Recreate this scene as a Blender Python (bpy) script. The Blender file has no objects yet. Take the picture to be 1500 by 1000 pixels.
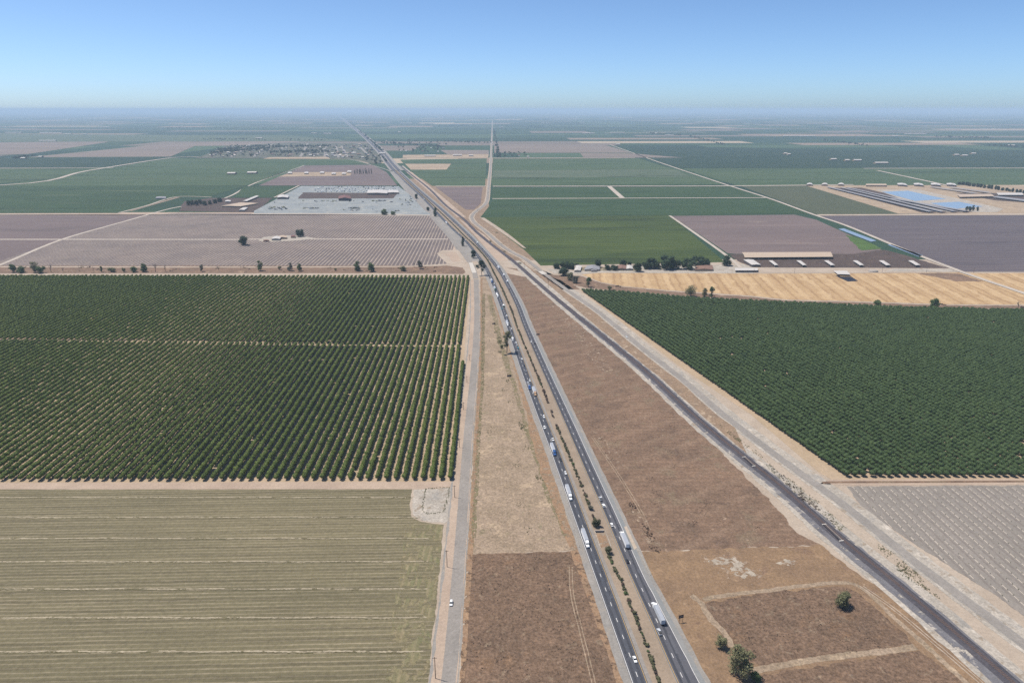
import bpy, bmesh, math, random
import numpy as np
from mathutils import Vector, Matrix, Euler

R = math.radians
rnd = random.Random(7)
SC = bpy.context.scene
COL = SC.collection

# ------------------------------------------------------------------ camera
CAM_H, FPX, HORIZON = 300.0, 1000.0, 160.0
PITCH = math.atan((500 - HORIZON) / FPX)
YAW = math.atan(30 / FPX)
cam_data = bpy.data.cameras.new('camera')
cam_data.sensor_width = 36
cam_data.lens = 24
cam_data.clip_start = 1
cam_data.clip_end = 400000
cam = bpy.data.objects.new('camera', cam_data)
COL.objects.link(cam)
cam.location = (0, 0, CAM_H)
cam.rotation_euler = (math.pi / 2 - PITCH, 0, -YAW)
SC.camera = cam

# ------------------------------------------------------------------ sky, sun, exposure
SUN_EL = 66.0
SUN_DIR = Vector((-0.93, 0.37, 0)).normalized() * math.cos(R(SUN_EL)) + Vector((0, 0, math.sin(R(SUN_EL))))
world = bpy.data.worlds.new('World')
SC.world = world
world.use_nodes = True
wn = world.node_tree
bg = wn.nodes['Background']
sky = wn.nodes.new('ShaderNodeTexSky')
sky.sky_type = 'NISHITA'
sky.sun_disc = False
sky.sun_elevation = R(SUN_EL)
sky.sun_rotation = math.atan2(SUN_DIR.x, SUN_DIR.y)
sky.altitude = 100
sky.air_density = 0.5
sky.dust_density = 0.7
sky.ozone_density = 5.0
tint = wn.nodes.new('ShaderNodeMix')          # the photograph's white balance
tint.data_type = 'RGBA'
tint.blend_type = 'MULTIPLY'
tint.inputs[0].default_value = 1.0
tint.inputs[7].default_value = (0.92, 1.01, 1.02, 1)
wn.links.new(sky.outputs[0], tint.inputs[6])
wn.links.new(tint.outputs[2], bg.inputs[0])
bg.inputs[1].default_value = 0.13

sun_data = bpy.data.lights.new('sun', 'SUN')
sun_data.energy = 4.6
sun_data.angle = R(0.53)
sun_data.color = (1.0, 0.935, 0.85)
sun = bpy.data.objects.new('sun', sun_data)
COL.objects.link(sun)
sun.rotation_euler = (-SUN_DIR).to_track_quat('-Z', 'Y').to_euler()

SC.view_settings.view_transform = 'Standard'
SC.view_settings.look = 'None'
SC.view_settings.exposure = 0.32
SC.view_settings.gamma = 1.0
SC.cycles.use_denoising = False
SC.cycles.max_bounces = 6
SC.cycles.diffuse_bounces = 2
SC.cycles.glossy_bounces = 2
SC.cycles.transmission_bounces = 2
SC.cycles.transparent_max_bounces = 8
SC.cycles.volume_bounces = 2

HAZE_DENSITY = 5.2e-5
HAZE_COLOR = (0.62, 0.80, 1.0)
FAR = 110000.0

# ------------------------------------------------------------------ pixels to ground
_M = Euler(cam.rotation_euler).to_matrix()
_rt, _up, _fw = _M @ Vector((1, 0, 0)), _M @ Vector((0, 1, 0)), _M @ Vector((0, 0, -1))

def P(px, py, z=0.0):
    """ground point (height z) seen at a pixel of the 1500 x 1000 photograph"""
    d = _fw + _rt * ((px - 750) / FPX) - _up * ((py - 500) / FPX)
    t = (z - CAM_H) / d.z
    return Vector((d.x * t, d.y * t, z))

def mpp(px, py):
    """metres per photo pixel at that ground point"""
    p = P(px, py)
    return (p - Vector((0, 0, CAM_H))).dot(_fw) / FPX

def hgt(px, py, hpx):
    """height in metres of something upright hpx pixels tall standing there"""
    p = P(px, py)
    dist = math.hypot(p.x, p.y)
    return hpx * mpp(px, py) / math.cos(math.atan2(CAM_H, dist))

# ------------------------------------------------------------------ tagging
LABELS = {}
def tag(o, label=None, cat=None, group=None, kind=None):
    if label:
        o['label'] = label
    if cat:
        o['category'] = cat
    if group:
        o['group'] = group
    if kind:
        o['kind'] = kind
    return o

def ordn(n):
    w = ['zeroth', 'first', 'second', 'third', 'fourth', 'fifth', 'sixth', 'seventh', 'eighth', 'ninth', 'tenth', 'eleventh', 'twelfth']
    if n < len(w):
        return w[n]
    s = 'th' if 10 <= n % 100 <= 20 else {1: 'st', 2: 'nd', 3: 'rd'}.get(n % 10, 'th')
    return '%d%s' % (n, s)

def empty(name, loc, rz=0.0, sc=1.0):
    o = bpy.data.objects.new(name, None)
    COL.objects.link(o)
    o.location = loc
    o.rotation_euler = (0, 0, rz)
    o.scale = (sc, sc, sc)
    o.empty_display_size = 1
    return o

def link_mesh(name, me, mat=None, parent=None):
    if mat is not None and not me.materials:
        me.materials.append(mat)
    o = bpy.data.objects.new(name, me)
    COL.objects.link(o)
    if parent is not None:
        o.parent = parent
    return o

def copy_tree(o, parent=None):
    c = o.copy()
    COL.objects.link(c)
    c.parent = parent
    for ch in o.children:
        copy_tree(ch, c)
    return c

# ------------------------------------------------------------------ mesh builder
class MB:
    def __init__(self):
        self.v, self.f, self.mi = [], [], []

    def add(self, vs, fs, m=0):
        b = len(self.v)
        self.v += [tuple(p) for p in vs]
        self.f += [tuple(i + b for i in f) for f in fs]
        self.mi += [m] * len(fs)
        return self

    def box(self, x0, x1, y0, y1, z0, z1, m=0, top=1.0, topx=None):
        """axis box; top < 1 shrinks the upper face about its centre"""
        cx, cy = (x0 + x1) / 2, (y0 + y1) / 2
        tx = top if topx is None else topx
        vs = [(x0, y0, z0), (x1, y0, z0), (x1, y1, z0), (x0, y1, z0)]
        vs += [(cx + (x - cx) * tx, cy + (y - cy) * top, z1) for x, y, _ in vs]
        return self.add(vs, [(0, 3, 2, 1), (4, 5, 6, 7), (0, 1, 5, 4), (1, 2, 6, 5), (2, 3, 7, 6), (3, 0, 4, 7)], m)

    def loft(self, secs, m=0):
        """closed sections (lists of points of equal length) joined in turn, ends capped"""
        n = len(secs[0])
        vs = [p for s in secs for p in s]
        fs = []
        for k in range(len(secs) - 1):
            for i in range(n):
                j = (i + 1) % n
                fs.append((k * n + i, k * n + j, (k + 1) * n + j, (k + 1) * n + i))
        fs.append(tuple(reversed(range(n))))
        fs.append(tuple((len(secs) - 1) * n + i for i in range(n)))
        return self.add(vs, fs, m)

    def tube(self, a, b, r0, r1, n=6, m=0):
        a, b = Vector(a), Vector(b)
        d = (b - a).normalized()
        u = d.orthogonal().normalized()
        w = d.cross(u)
        ring = lambda c, r: [c + (u * math.cos(2 * math.pi * i / n) + w * math.sin(2 * math.pi * i / n)) * r for i in range(n)]
        return self.loft([ring(a, r0), ring(b, r1)], m)

    def wheel(self, x, y, r, w, m=0, n=12):
        return self.tube((x - w / 2, y, r), (x + w / 2, y, r), r, r, n, m)

    def mesh(self, name, mats, smooth=False):
        me = bpy.data.meshes.new(name)
        me.from_pydata(self.v, [], self.f)
        for mt in (mats if isinstance(mats, (list, tuple)) else [mats]):
            me.materials.append(mt)
        me.polygons.foreach_set('material_index', self.mi)
        if smooth:
            me.polygons.foreach_set('use_smooth', [True] * len(self.f))
        me.update()
        return me

    def build(self, name, mats, parent=None, smooth=False):
        return link_mesh(name, self.mesh(name, mats, smooth), None, parent)

# ------------------------------------------------------------------ materials
ALB = 0.70
def S(r, g, b, k=ALB):
    """a colour as it shows in sunlight (sRGB 0..255) to a base colour"""
    f = lambda c: ((c / 255 + 0.055) / 1.055) ** 2.4 if c > 10 else c / 255 / 12.92
    return (f(r) * k * 1.0, f(g) * k * 0.965, f(b) * k * 0.93, 1)

def new_mat(name):
    m = bpy.data.materials.new(name)
    m.use_nodes = True
    nt = m.node_tree
    bs = nt.nodes['Principled BSDF']
    bs.inputs['Roughness'].default_value = 0.9
    bs.inputs['Specular IOR Level'].default_value = 0.15
    return m, nt, bs

class NT:
    def __init__(self, nt):
        self.nt = nt
    def n(self, t, **kw):
        nd = self.nt.nodes.new(t)
        for k, v in kw.items():
            setattr(nd, k, v)
        return nd
    def set(self, sock, v):
        if isinstance(v, bpy.types.NodeSocket):
            self.nt.links.new(v, sock)
        else:
            sock.default_value = v
    def math(self, op, a, b=0.0, c=None, clamp=False):
        nd = self.n('ShaderNodeMath', operation=op)
        nd.use_clamp = clamp
        self.set(nd.inputs[0], a)
        self.set(nd.inputs[1], b)
        if c is not None:
            self.set(nd.inputs[2], c)
        return nd.outputs[0]
    def mix(self, fac, a, b, mode='MIX'):
        nd = self.n('ShaderNodeMix', data_type='RGBA', blend_type=mode)
        self.set(nd.inputs[0], fac)
        self.set(nd.inputs[6], a)
        self.set(nd.inputs[7], b)
        return nd.outputs[2]
    def pos(self):
        return self.n('ShaderNodeNewGeometry').outputs['Position']
    def mapped(self, vec, scale=(1, 1, 1), rz=0.0):
        nd = self.n('ShaderNodeMapping')
        self.set(nd.inputs['Vector'], vec)
        nd.inputs['Rotation'].default_value = (0, 0, rz)
        nd.inputs['Scale'].default_value = scale
        return nd.outputs[0]
    def noise(self, vec, scale, detail=4, rough=0.55, out=0, dist=0.0):
        nd = self.n('ShaderNodeTexNoise')
        self.set(nd.inputs['Vector'], vec)
        nd.inputs['Scale'].default_value = scale
        nd.inputs['Detail'].default_value = detail
        nd.inputs['Roughness'].default_value = rough
        nd.inputs['Distortion'].default_value = dist
        return nd.outputs[out]
    def ramp(self, v, lo, hi):
        nd = self.n('ShaderNodeMapRange', clamp=True)
        self.set(nd.inputs[0], v)
        nd.inputs[1].default_value = lo
        nd.inputs[2].default_value = hi
        return nd.outputs[0]
    def sep(self, vec):
        nd = self.n('ShaderNodeSeparateXYZ')
        self.set(nd.inputs[0], vec)
        return nd.outputs

def ground_mat(name, base, alt, big=60.0, mid=9.0, fine=1.3, contrast=0.35, rows=None, rows2=None, patch=None, stretch=None, bump=0.25, rough=0.95, holes=None):
    """soil, stubble, grass and asphalt: large tone drift, medium blotches, fine grain, optional crop rows (direction deg, spacing, colour, strength, width) and patches (colour, size, threshold, strength)"""
    m, nt, bs = new_mat(name)
    g = NT(nt)
    p = g.pos()
    ps = p
    if stretch:
        ps = g.mapped(p, (1 / stretch[1], 1, 1), R(stretch[0]))
    b = g.ramp(g.noise(ps, 1 / big, 4), 0.32, 0.68)
    col = g.mix(b, base, alt)
    for rw in (rows, rows2):
        if not rw:
            continue
        ang, sp, rc, st, wd = rw[:5]
        q = g.mapped(p, (1, 1, 1), R(ang))
        u = g.sep(q)[0]
        wob = g.noise(q, 1 / 25.0, 2)
        ph = g.math('MULTIPLY_ADD', u, 1 / sp, g.math('MULTIPLY', wob, rw[5] if len(rw) > 5 else 0.3))
        fr = g.math('FRACT', ph)
        tri = g.math('ABSOLUTE', g.math('SUBTRACT', fr, 0.5))
        mk = g.ramp(tri, wd / 2 + 0.08, max(0.0, wd / 2 - 0.05))
        brk = g.ramp(g.noise(g.mapped(q, (0.6, 0.12, 1)), 1.0, 3), 0.28, 0.62)
        far_brk = g.ramp(g.noise(q, 1 / 70.0, 3), 0.25, 0.6)
        fac = g.math('MULTIPLY', g.math('MULTIPLY', mk, st), g.math('MULTIPLY', g.math('MULTIPLY_ADD', brk, 0.7, 0.3), g.math('MULTIPLY_ADD', far_brk, 0.6, 0.4)))
        col = g.mix(fac, col, rc)
    if patch:
        for pc, size, th, st in patch:
            pn = g.noise(ps, 1 / size, 6, 0.65, dist=0.4)
            col = g.mix(g.math('MULTIPLY', g.ramp(pn, th, th + 0.08), st), col, pc)
    n1 = g.noise(ps, 1 / mid, 6, 0.7)
    n2 = g.ramp(g.noise(p, 1 / (fine * 1.9), 3, 0.75), 0.3, 0.7)
    v = g.math('MULTIPLY_ADD', g.math('SUBTRACT', n1, 0.5), contrast * 1.9, 1.0)
    v2 = g.math('MULTIPLY_ADD', g.math('SUBTRACT', n2, 0.5), contrast * 1.25, 1.0)
    vv = g.math('MULTIPLY', v, v2)
    nd = g.n('ShaderNodeVectorMath', operation='SCALE')
    g.set(nd.inputs[0], col)
    g.set(nd.inputs['Scale'], vv)
    g.set(bs.inputs['Base Color'], nd.outputs[0])
    bs.inputs['Roughness'].default_value = rough
    if bump:
        bp = g.n('ShaderNodeBump')
        bp.inputs['Strength'].default_value = bump
        bp.inputs['Distance'].default_value = 0.6
        g.set(bp.inputs['Height'], n2)
        g.set(bs.inputs['Normal'], bp.outputs[0])
    if holes:
        hn = g.noise(p, 1 / holes[0], 6, 0.7, dist=0.3)
        g.set(bs.inputs['Alpha'], g.ramp(hn, holes[1], holes[1] + 0.03))
    return m

def plain(name, c, rough=0.6, noise=0.12, size=1.5, metal=0.0, spec=0.3):
    m, nt, bs = new_mat(name)
    g = NT(nt)
    tc = g.n('ShaderNodeTexCoord').outputs['Object']
    n = g.noise(tc, 1 / size, 4)
    dark = tuple(x * (1 - noise) for x in c[:3]) + (1,)
    lite = tuple(min(1, x * (1 + noise)) for x in c[:3]) + (1,)
    g.set(bs.inputs['Base Color'], g.mix(n, dark, lite))
    bs.inputs['Roughness'].default_value = rough
    bs.inputs['Metallic'].default_value = metal
    bs.inputs['Specular IOR Level'].default_value = spec
    return m

def object_color(name, rough=0.35):
    m, nt, bs = new_mat(name)
    g = NT(nt)
    oi = g.n('ShaderNodeObjectInfo')
    tc = g.n('ShaderNodeTexCoord').outputs['Object']
    n = g.noise(tc, 0.9, 4)
    g.set(bs.inputs['Base Color'], g.mix(g.math('MULTIPLY', n, 0.08), oi.outputs['Color'], (0.25, 0.22, 0.19, 1)))
    bs.inputs['Roughness'].default_value = rough
    bs.inputs['Specular IOR Level'].default_value = 0.5
    return m

def leaf_mat(name, c1, c2, trans=0.25):
    m, nt, bs = new_mat(name)
    g = NT(nt)
    oi = g.n('ShaderNodeObjectInfo').outputs['Random']
    n = g.noise(g.pos(), 0.8, 3)
    big = g.ramp(g.noise(g.pos(), 1 / 90.0, 4), 0.3, 0.7)
    f = g.math('ADD', g.math('MULTIPLY', n, 0.55), g.math('MULTIPLY_ADD', oi, 0.35, g.math('MULTIPLY', big, 0.25)), clamp=True)
    col = g.mix(f, c1, c2)
    g.set(bs.inputs['Base Color'], col)
    bs.inputs['Roughness'].default_value = 0.7
    bs.inputs['Specular IOR Level'].default_value = 0.25
    tr = g.n('ShaderNodeBsdfTranslucent')
    g.set(tr.inputs['Color'], col)
    mx = g.n('ShaderNodeMixShader')
    mx.inputs[0].default_value = trans
    nt.links.new(bs.outputs[0], mx.inputs[1])
    nt.links.new(tr.outputs[0], mx.inputs[2])
    nt.links.new(mx.outputs[0], nt.nodes['Material Output'].inputs['Surface'])
    return m

M = {}
M['valley'] = None
M['mown'] = ground_mat('mown_hay_stubble', S(128, 121, 95), S(113, 108, 84), 80, 12, 1.4, 0.30,
                       rows=(90, 3.4, S(166, 155, 132), 0.75, 0.26), rows2=(90.4, 9.3, S(94, 88, 70), 0.6, 0.2), stretch=(0, 6))
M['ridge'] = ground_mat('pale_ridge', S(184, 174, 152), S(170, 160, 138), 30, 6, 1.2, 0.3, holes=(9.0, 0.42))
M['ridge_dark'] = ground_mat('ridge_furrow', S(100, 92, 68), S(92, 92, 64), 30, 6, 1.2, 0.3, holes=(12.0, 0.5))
M['mown_green'] = ground_mat('greener_stubble', S(124, 124, 92), S(140, 130, 102), 20, 6, 1.2, 0.35, rows=(4, 4.5, S(164, 150, 122), 0.6, 0.35), holes=(9.0, 0.49))
M['orchard_floor'] = ground_mat('orchard_floor_soil', S(190, 170, 146), S(176, 158, 132), 50, 7, 1.2, 0.22)
M['pale_dirt'] = ground_mat('pale_dirt', S(192, 179, 163), S(176, 162, 146), 30, 6, 1.0, 0.22)
M['bleached_dirt'] = ground_mat('bleached_dirt', S(190, 183, 172), S(170, 164, 154), 25, 6, 1.0, 0.42,
                                patch=[(S(150, 134, 114), 9, 0.56, 0.65), (S(214, 206, 194), 12, 0.58, 0.7), (S(150, 150, 148), 20, 0.58, 0.5)])
M['pink_dirt'] = ground_mat('pinkish_dirt', S(192, 174, 156), S(176, 158, 142), 40, 6, 1.0, 0.22)
M['brown_grass'] = ground_mat('dry_brown_grass', S(141, 117, 98), S(124, 104, 88), 45, 7, 1.1, 0.55, rows=(92, 6.5, S(108, 91, 78), 0.4, 0.4), rows2=(60, 23, S(158, 136, 116), 0.35, 0.25),
                              patch=[(S(134, 120, 100), 26, 0.55, 0.6), (S(106, 90, 78), 30, 0.56, 0.6), (S(178, 156, 136), 4.5, 0.62, 0.65)])
M['dark_brown_grass'] = ground_mat('dark_dry_grass', S(131, 109, 91), S(113, 95, 80), 35, 5, 1.0, 0.75,
                                   patch=[(S(134, 108, 84), 20, 0.57, 0.5), (S(150, 134, 114), 7, 0.58, 0.6), (S(92, 78, 68), 14, 0.6, 0.5)])
M['tan_grass'] = ground_mat('tan_dry_grass', S(153, 128, 101), S(136, 114, 93), 40, 7, 1.0, 0.42,
                            patch=[(S(164, 138, 110), 14, 0.56, 0.5), (S(126, 104, 90), 16, 0.58, 0.55), (S(182, 162, 140), 5, 0.64, 0.5)])
M['straw'] = ground_mat('bleached_straw', S(170, 152, 132), S(150, 134, 114), 25, 5, 1.0, 0.6,
                        patch=[(S(132, 126, 98), 14, 0.60, 0.6), (S(192, 172, 146), 18, 0.56, 0.6), (S(120, 106, 88), 5, 0.64, 0.5)])
M['orange_verge'] = ground_mat('orange_dry_verge', S(166, 138, 110), S(150, 126, 104), 18, 5, 0.9, 0.4,
                               patch=[(S(150, 116, 90), 10, 0.56, 0.6), (S(118, 108, 78), 7, 0.62, 0.6)], holes=(5.0, 0.44))
M['brown_verge'] = ground_mat('brown_weedy_verge', S(158, 136, 114), S(140, 122, 104), 20, 6, 1.0, 0.5, patch=[(S(186, 168, 146), 9, 0.56, 0.7), (S(120, 112, 88), 6, 0.62, 0.6)])
M['bare'] = ground_mat('bare_pale_patch', S(190, 180, 164), S(170, 160, 146), 12, 4, 1.0, 0.4, holes=(6.0, 0.46))
M['bare_thin'] = ground_mat('thin_pale_patch', S(176, 158, 138), S(160, 142, 124), 12, 4, 1.0, 0.4, holes=(5.0, 0.56))
M['town'] = ground_mat('town_ground', S(104, 106, 94), S(122, 118, 106), 90, 25, 3.0, 0.4, patch=[(S(62, 78, 58), 60, 0.48, 0.8)])
M['gravel'] = ground_mat('grey_gravel_shoulder', S(162, 158, 152), S(148, 146, 142), 30, 6, 1.0, 0.24,
                         patch=[(S(178, 166, 150), 15, 0.57, 0.5)])
M['weed'] = ground_mat('olive_weeds', S(120, 116, 88), S(138, 126, 98), 15, 4, 0.9, 0.5, holes=(4.0, 0.47))
M['golden'] = ground_mat('golden_stubble', S(198, 170, 130), S(182, 153, 115), 50, 10, 1.6, 0.22,
                         rows=(8, 13.0, S(160, 130, 98), 0.85, 0.30, 0.8), rows2=(8, 37, S(218, 192, 152), 0.7, 0.35, 0.9))
M['slough'] = ground_mat('slough_bank', S(140, 116, 98), S(120, 102, 88), 40, 7, 1.5, 0.45,
                         patch=[(S(176, 152, 128), 16, 0.56, 0.6), (S(104, 92, 76), 12, 0.6, 0.6)])
M['purple'] = ground_mat('young_orchard_soil', S(124, 113, 110), S(110, 102, 102), 130, 20, 2.0, 0.3, patch=[(S(146, 134, 124), 60, 0.58, 0.5)],
                         rows=(0, 8.0, S(196, 182, 166), 0.95, 0.26, 0.05), rows2=(0, 8.0, S(92, 88, 84), 0.0, 0.2))
M['purple_plain'] = ground_mat('tilled_soil', S(126, 112, 110), S(114, 102, 102), 150, 30, 3.0, 0.2,
                               rows=(90, 17, S(140, 126, 120), 0.45, 0.4), stretch=(0, 5), patch=[(S(102, 92, 92), 120, 0.54, 0.55), (S(148, 134, 126), 60, 0.6, 0.5)])
M['purple_dark'] = ground_mat('dark_tilled_soil', S(106, 98, 102), S(96, 90, 96), 170, 40, 3.0, 0.2,
                              rows=(90, 23, S(122, 114, 114), 0.5, 0.4), stretch=(0, 6), patch=[(S(84, 80, 88), 120, 0.54, 0.55), (S(122, 114, 116), 60, 0.6, 0.5)])
M['grey_rows'] = ground_mat('grey_young_orchard_soil', S(142, 137, 130), S(152, 146, 139), 60, 8, 1.2, 0.22,
                            rows=(0, 7.4, S(118, 108, 104), 0.55, 0.22))
M['green_bright'] = ground_mat('bright_crop', S(58, 74, 38), S(86, 99, 46), 170, 30, 2.5, 0.26,
                               rows=(90, 26, S(44, 66, 32), 0.5, 0.3), rows2=(90, 11, S(78, 104, 46), 0.35, 0.35), stretch=(0, 7), patch=[(S(46, 60, 32), 90, 0.53, 0.65), (S(104, 112, 56), 60, 0.6, 0.45)])
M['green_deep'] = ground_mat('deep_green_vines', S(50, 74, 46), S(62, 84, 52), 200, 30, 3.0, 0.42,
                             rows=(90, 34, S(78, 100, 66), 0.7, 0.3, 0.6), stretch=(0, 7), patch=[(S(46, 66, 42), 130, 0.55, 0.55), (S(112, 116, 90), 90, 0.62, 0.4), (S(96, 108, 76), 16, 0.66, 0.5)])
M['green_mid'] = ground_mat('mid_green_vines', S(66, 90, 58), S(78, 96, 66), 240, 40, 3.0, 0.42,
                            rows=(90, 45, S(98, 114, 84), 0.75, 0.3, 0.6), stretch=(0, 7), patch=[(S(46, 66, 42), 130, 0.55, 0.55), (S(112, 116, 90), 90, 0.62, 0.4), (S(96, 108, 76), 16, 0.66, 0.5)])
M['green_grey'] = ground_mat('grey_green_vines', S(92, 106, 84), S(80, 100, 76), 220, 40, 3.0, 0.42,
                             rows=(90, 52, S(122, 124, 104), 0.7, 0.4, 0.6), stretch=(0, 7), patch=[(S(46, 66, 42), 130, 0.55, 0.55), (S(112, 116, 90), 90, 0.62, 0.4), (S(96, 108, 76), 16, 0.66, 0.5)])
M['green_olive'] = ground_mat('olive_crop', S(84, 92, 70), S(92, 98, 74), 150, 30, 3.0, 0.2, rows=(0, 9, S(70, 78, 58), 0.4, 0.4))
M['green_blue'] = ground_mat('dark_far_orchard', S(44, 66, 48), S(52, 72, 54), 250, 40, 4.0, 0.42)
M['far_pink'] = ground_mat('far_bare_soil', S(146, 132, 122), S(130, 120, 112), 300, 60, 5.0, 0.3, stretch=(0, 6))
M['far_tan'] = ground_mat('far_tan_stubble', S(186, 168, 144), S(166, 148, 126), 90, 30, 4.0, 0.3, patch=[(S(136, 118, 104), 50, 0.58, 0.6)])
M['lawn'] = ground_mat('wet_green_grass', S(88, 116, 58), S(78, 102, 54), 30, 8, 1.5, 0.35)
M['corral'] = ground_mat('dark_corral_soil', S(98, 84, 78), S(84, 74, 70), 40, 8, 1.5, 0.4, patch=[(S(140, 126, 112), 16, 0.6, 0.6)])
M['yard'] = ground_mat('pale_yard_paving', S(162, 168, 168), S(142, 150, 154), 60, 14, 2.0, 0.4,
                       patch=[(S(186, 184, 174), 40, 0.57, 0.6), (S(112, 114, 116), 18, 0.6, 0.6)])
M['asphalt_dark'] = ground_mat('new_asphalt', S(84, 88, 97), S(92, 95, 103), 60, 10, 1.0, 0.14, rows=(0, 400, S(70, 70, 80), 0, 0.1), bump=0.05, rough=0.8)
M['asphalt_grey'] = ground_mat('worn_asphalt', S(102, 103, 110), S(93, 95, 102), 60, 10, 1.0, 0.14, bump=0.05, rough=0.8)
M['asphalt_old'] = ground_mat('old_pale_asphalt', S(160, 155, 149), S(146, 142, 137), 35, 6, 1.0, 0.24,
                              patch=[(S(132, 128, 126), 14, 0.6, 0.5)], bump=0.05)
M['asphalt_blue'] = ground_mat('bluish_shoulder', S(138, 144, 147), S(150, 150, 148), 30, 8, 1.0, 0.16, bump=0.05)
M['oil'] = ground_mat('tyre_darkened_asphalt', S(74, 77, 85), S(80, 82, 89), 30, 8, 1.0, 0.14, bump=0, holes=(14.0, 0.40))
M['asphalt_patch'] = ground_mat('lighter_asphalt_patch', S(110, 112, 118), S(100, 102, 110), 30, 8, 1.0, 0.14, bump=0, holes=(22.0, 0.52))
M['median'] = ground_mat('median_dirt', S(168, 152, 134), S(152, 138, 122), 25, 6, 1.0, 0.18)
M['road_white'] = ground_mat('white_gravel', S(202, 193, 181), S(186, 177, 166), 60, 14, 2.0, 0.18)
M['ballast'] = ground_mat('dark_ballast', S(92, 90, 96), S(80, 79, 86), 30, 6, 0.8, 0.35)
M['ballast_grey'] = ground_mat('grey_ballast_fringe', S(128, 128, 132), S(112, 112, 118), 20, 7, 0.9, 0.3,
                               patch=[(S(196, 190, 180), 12, 0.57, 0.8), (S(92, 92, 98), 10, 0.6, 0.6)], holes=(7.0, 0.4))
M['strip'] = plain('pale_strip_soil', S(202, 192, 178), 0.95, 0.08, 3)
M['concrete'] = plain('pale_concrete', S(206, 202, 194), 0.85, 0.08, 3)
M['concrete_old'] = plain('weathered_concrete', S(178, 172, 164), 0.9, 0.15, 2)
M['paint_white'] = plain('road_paint_white', S(236, 236, 234), 0.6, 0.06, 2)
M['paint_yellow'] = plain('road_paint_yellow', S(214, 180, 110), 0.6, 0.06, 2)
M['steel'] = plain('galvanised_steel', (0.52, 0.53, 0.54, 1), 0.45, 0.12, 1.5, 0.6)
M['rail'] = plain('rusty_rail_steel', (0.22, 0.13, 0.10, 1), 0.5, 0.2, 3, 0.5)
M['wood'] = plain('weathered_wood', (0.13, 0.09, 0.065, 1), 0.9, 0.25, 0.6)
M['bark'] = plain('bark', (0.12, 0.09, 0.07, 1), 0.95, 0.3, 0.5)
M['dead_wood'] = plain('dead_wood', (0.10, 0.085, 0.075, 1), 0.95, 0.3, 0.5)
M['tyre'] = plain('tyre_rubber', (0.02, 0.02, 0.02, 1), 0.9, 0.2, 0.5)
M['hub'] = plain('wheel_hub', (0.5, 0.5, 0.5, 1), 0.4, 0.1, 0.5, 0.5)
M['glass'] = plain('dark_glass', (0.02, 0.025, 0.03, 1), 0.08, 0.05, 1, 0.0, 0.6)
M['chassis'] = plain('chassis_black', (0.03, 0.03, 0.032, 1), 0.7, 0.2, 0.7)
M['paint'] = object_color('vehicle_paint', 0.3)
M['panel'] = object_color('painted_panel', 0.6)
M['sign_back'] = plain('dark_sign_back', (0.035, 0.033, 0.04, 1), 0.7, 0.2, 1)
M['lamp_red'] = plain('tail_lamp_red', (0.35, 0.02, 0.02, 1), 0.3, 0.1, 0.3)
M['lamp_white'] = plain('head_lamp_glass', (0.7, 0.7, 0.68, 1), 0.2, 0.05, 0.3)
M['leaf_orchard'] = leaf_mat('orchard_leaves', (0.064, 0.098, 0.017, 1), (0.15, 0.19, 0.038, 1), 0.3)
M['leaf_dense'] = leaf_mat('dense_orchard_leaves', (0.030, 0.056, 0.017, 1), (0.072, 0.110, 0.034, 1), 0.22)
M['leaf_dark'] = leaf_mat('dark_evergreen_leaves', (0.016, 0.034, 0.014, 1), (0.036, 0.064, 0.026, 1), 0.15)
M['leaf_green'] = leaf_mat('green_leaves', (0.055, 0.090, 0.030, 1), (0.12, 0.165, 0.06, 1), 0.25)
M['leaf_olive'] = leaf_mat('olive_leaves', (0.115, 0.12, 0.06, 1), (0.23, 0.22, 0.115, 1), 0.25)
M['leaf_grey'] = leaf_mat('grey_green_leaves', (0.11, 0.115, 0.085, 1), (0.21, 0.20, 0.15, 1), 0.2)
M['leaf_hedge'] = leaf_mat('oleander_leaves', (0.055, 0.062, 0.030, 1), (0.12, 0.115, 0.06, 1), 0.15)
M['leaf_brown'] = leaf_mat('withered_leaves', (0.070, 0.050, 0.038, 1), (0.120, 0.085, 0.065, 1), 0.15)
M['roof_white'] = plain('white_metal_roof', S(214, 210, 204), 0.5, 0.06, 6)
M['roof_beige'] = plain('beige_metal_roof', S(196, 178, 158), 0.7, 0.08, 8)
M['roof_grey'] = plain('grey_shingle_roof', S(150, 152, 158), 0.8, 0.12, 2)
M['roof_brown'] = plain('brown_shingle_roof', S(140, 112, 100), 0.85, 0.15, 2)
M['roof_red'] = plain('reddish_roof', S(128, 92, 88), 0.85, 0.15, 3)
M['wall_white'] = plain('white_wall', S(196, 190, 180), 0.85, 0.08, 3)
M['wall_tan'] = plain('tan_wall', S(180, 160, 138), 0.9, 0.1, 3)
M['wall_dark'] = plain('shed_dark_wall', (0.09, 0.08, 0.085, 1), 0.9, 0.2, 3)
M['hay'] = plain('hay_bales', S(190, 160, 110), 0.95, 0.2, 2)
M['dull_black'] = plain('dull_black_sheet', (0.012, 0.011, 0.016, 1), 0.6, 0.3, 3)  # black of the sheet by the shelter and of the painted opening shade

def water_mat(name, c):
    m, nt, bs = new_mat(name)
    g = NT(nt)
    n = g.noise(g.pos(), 1 / 60.0, 3)
    g.set(bs.inputs['Base Color'], g.mix(n, c, tuple(x * 1.25 for x in c[:3]) + (1,)))
    bs.inputs['Roughness'].default_value = 0.12
    bs.inputs['Specular IOR Level'].default_value = 0.5
    bp = g.n('ShaderNodeBump')
    bp.inputs['Strength'].default_value = 0.15
    g.set(bp.inputs['Height'], g.noise(g.pos(), 0.6, 3))
    g.set(bs.inputs['Normal'], bp.outputs[0])
    return m
M['water'] = water_mat('pond_water', (0.19, 0.23, 0.27, 1))

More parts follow.
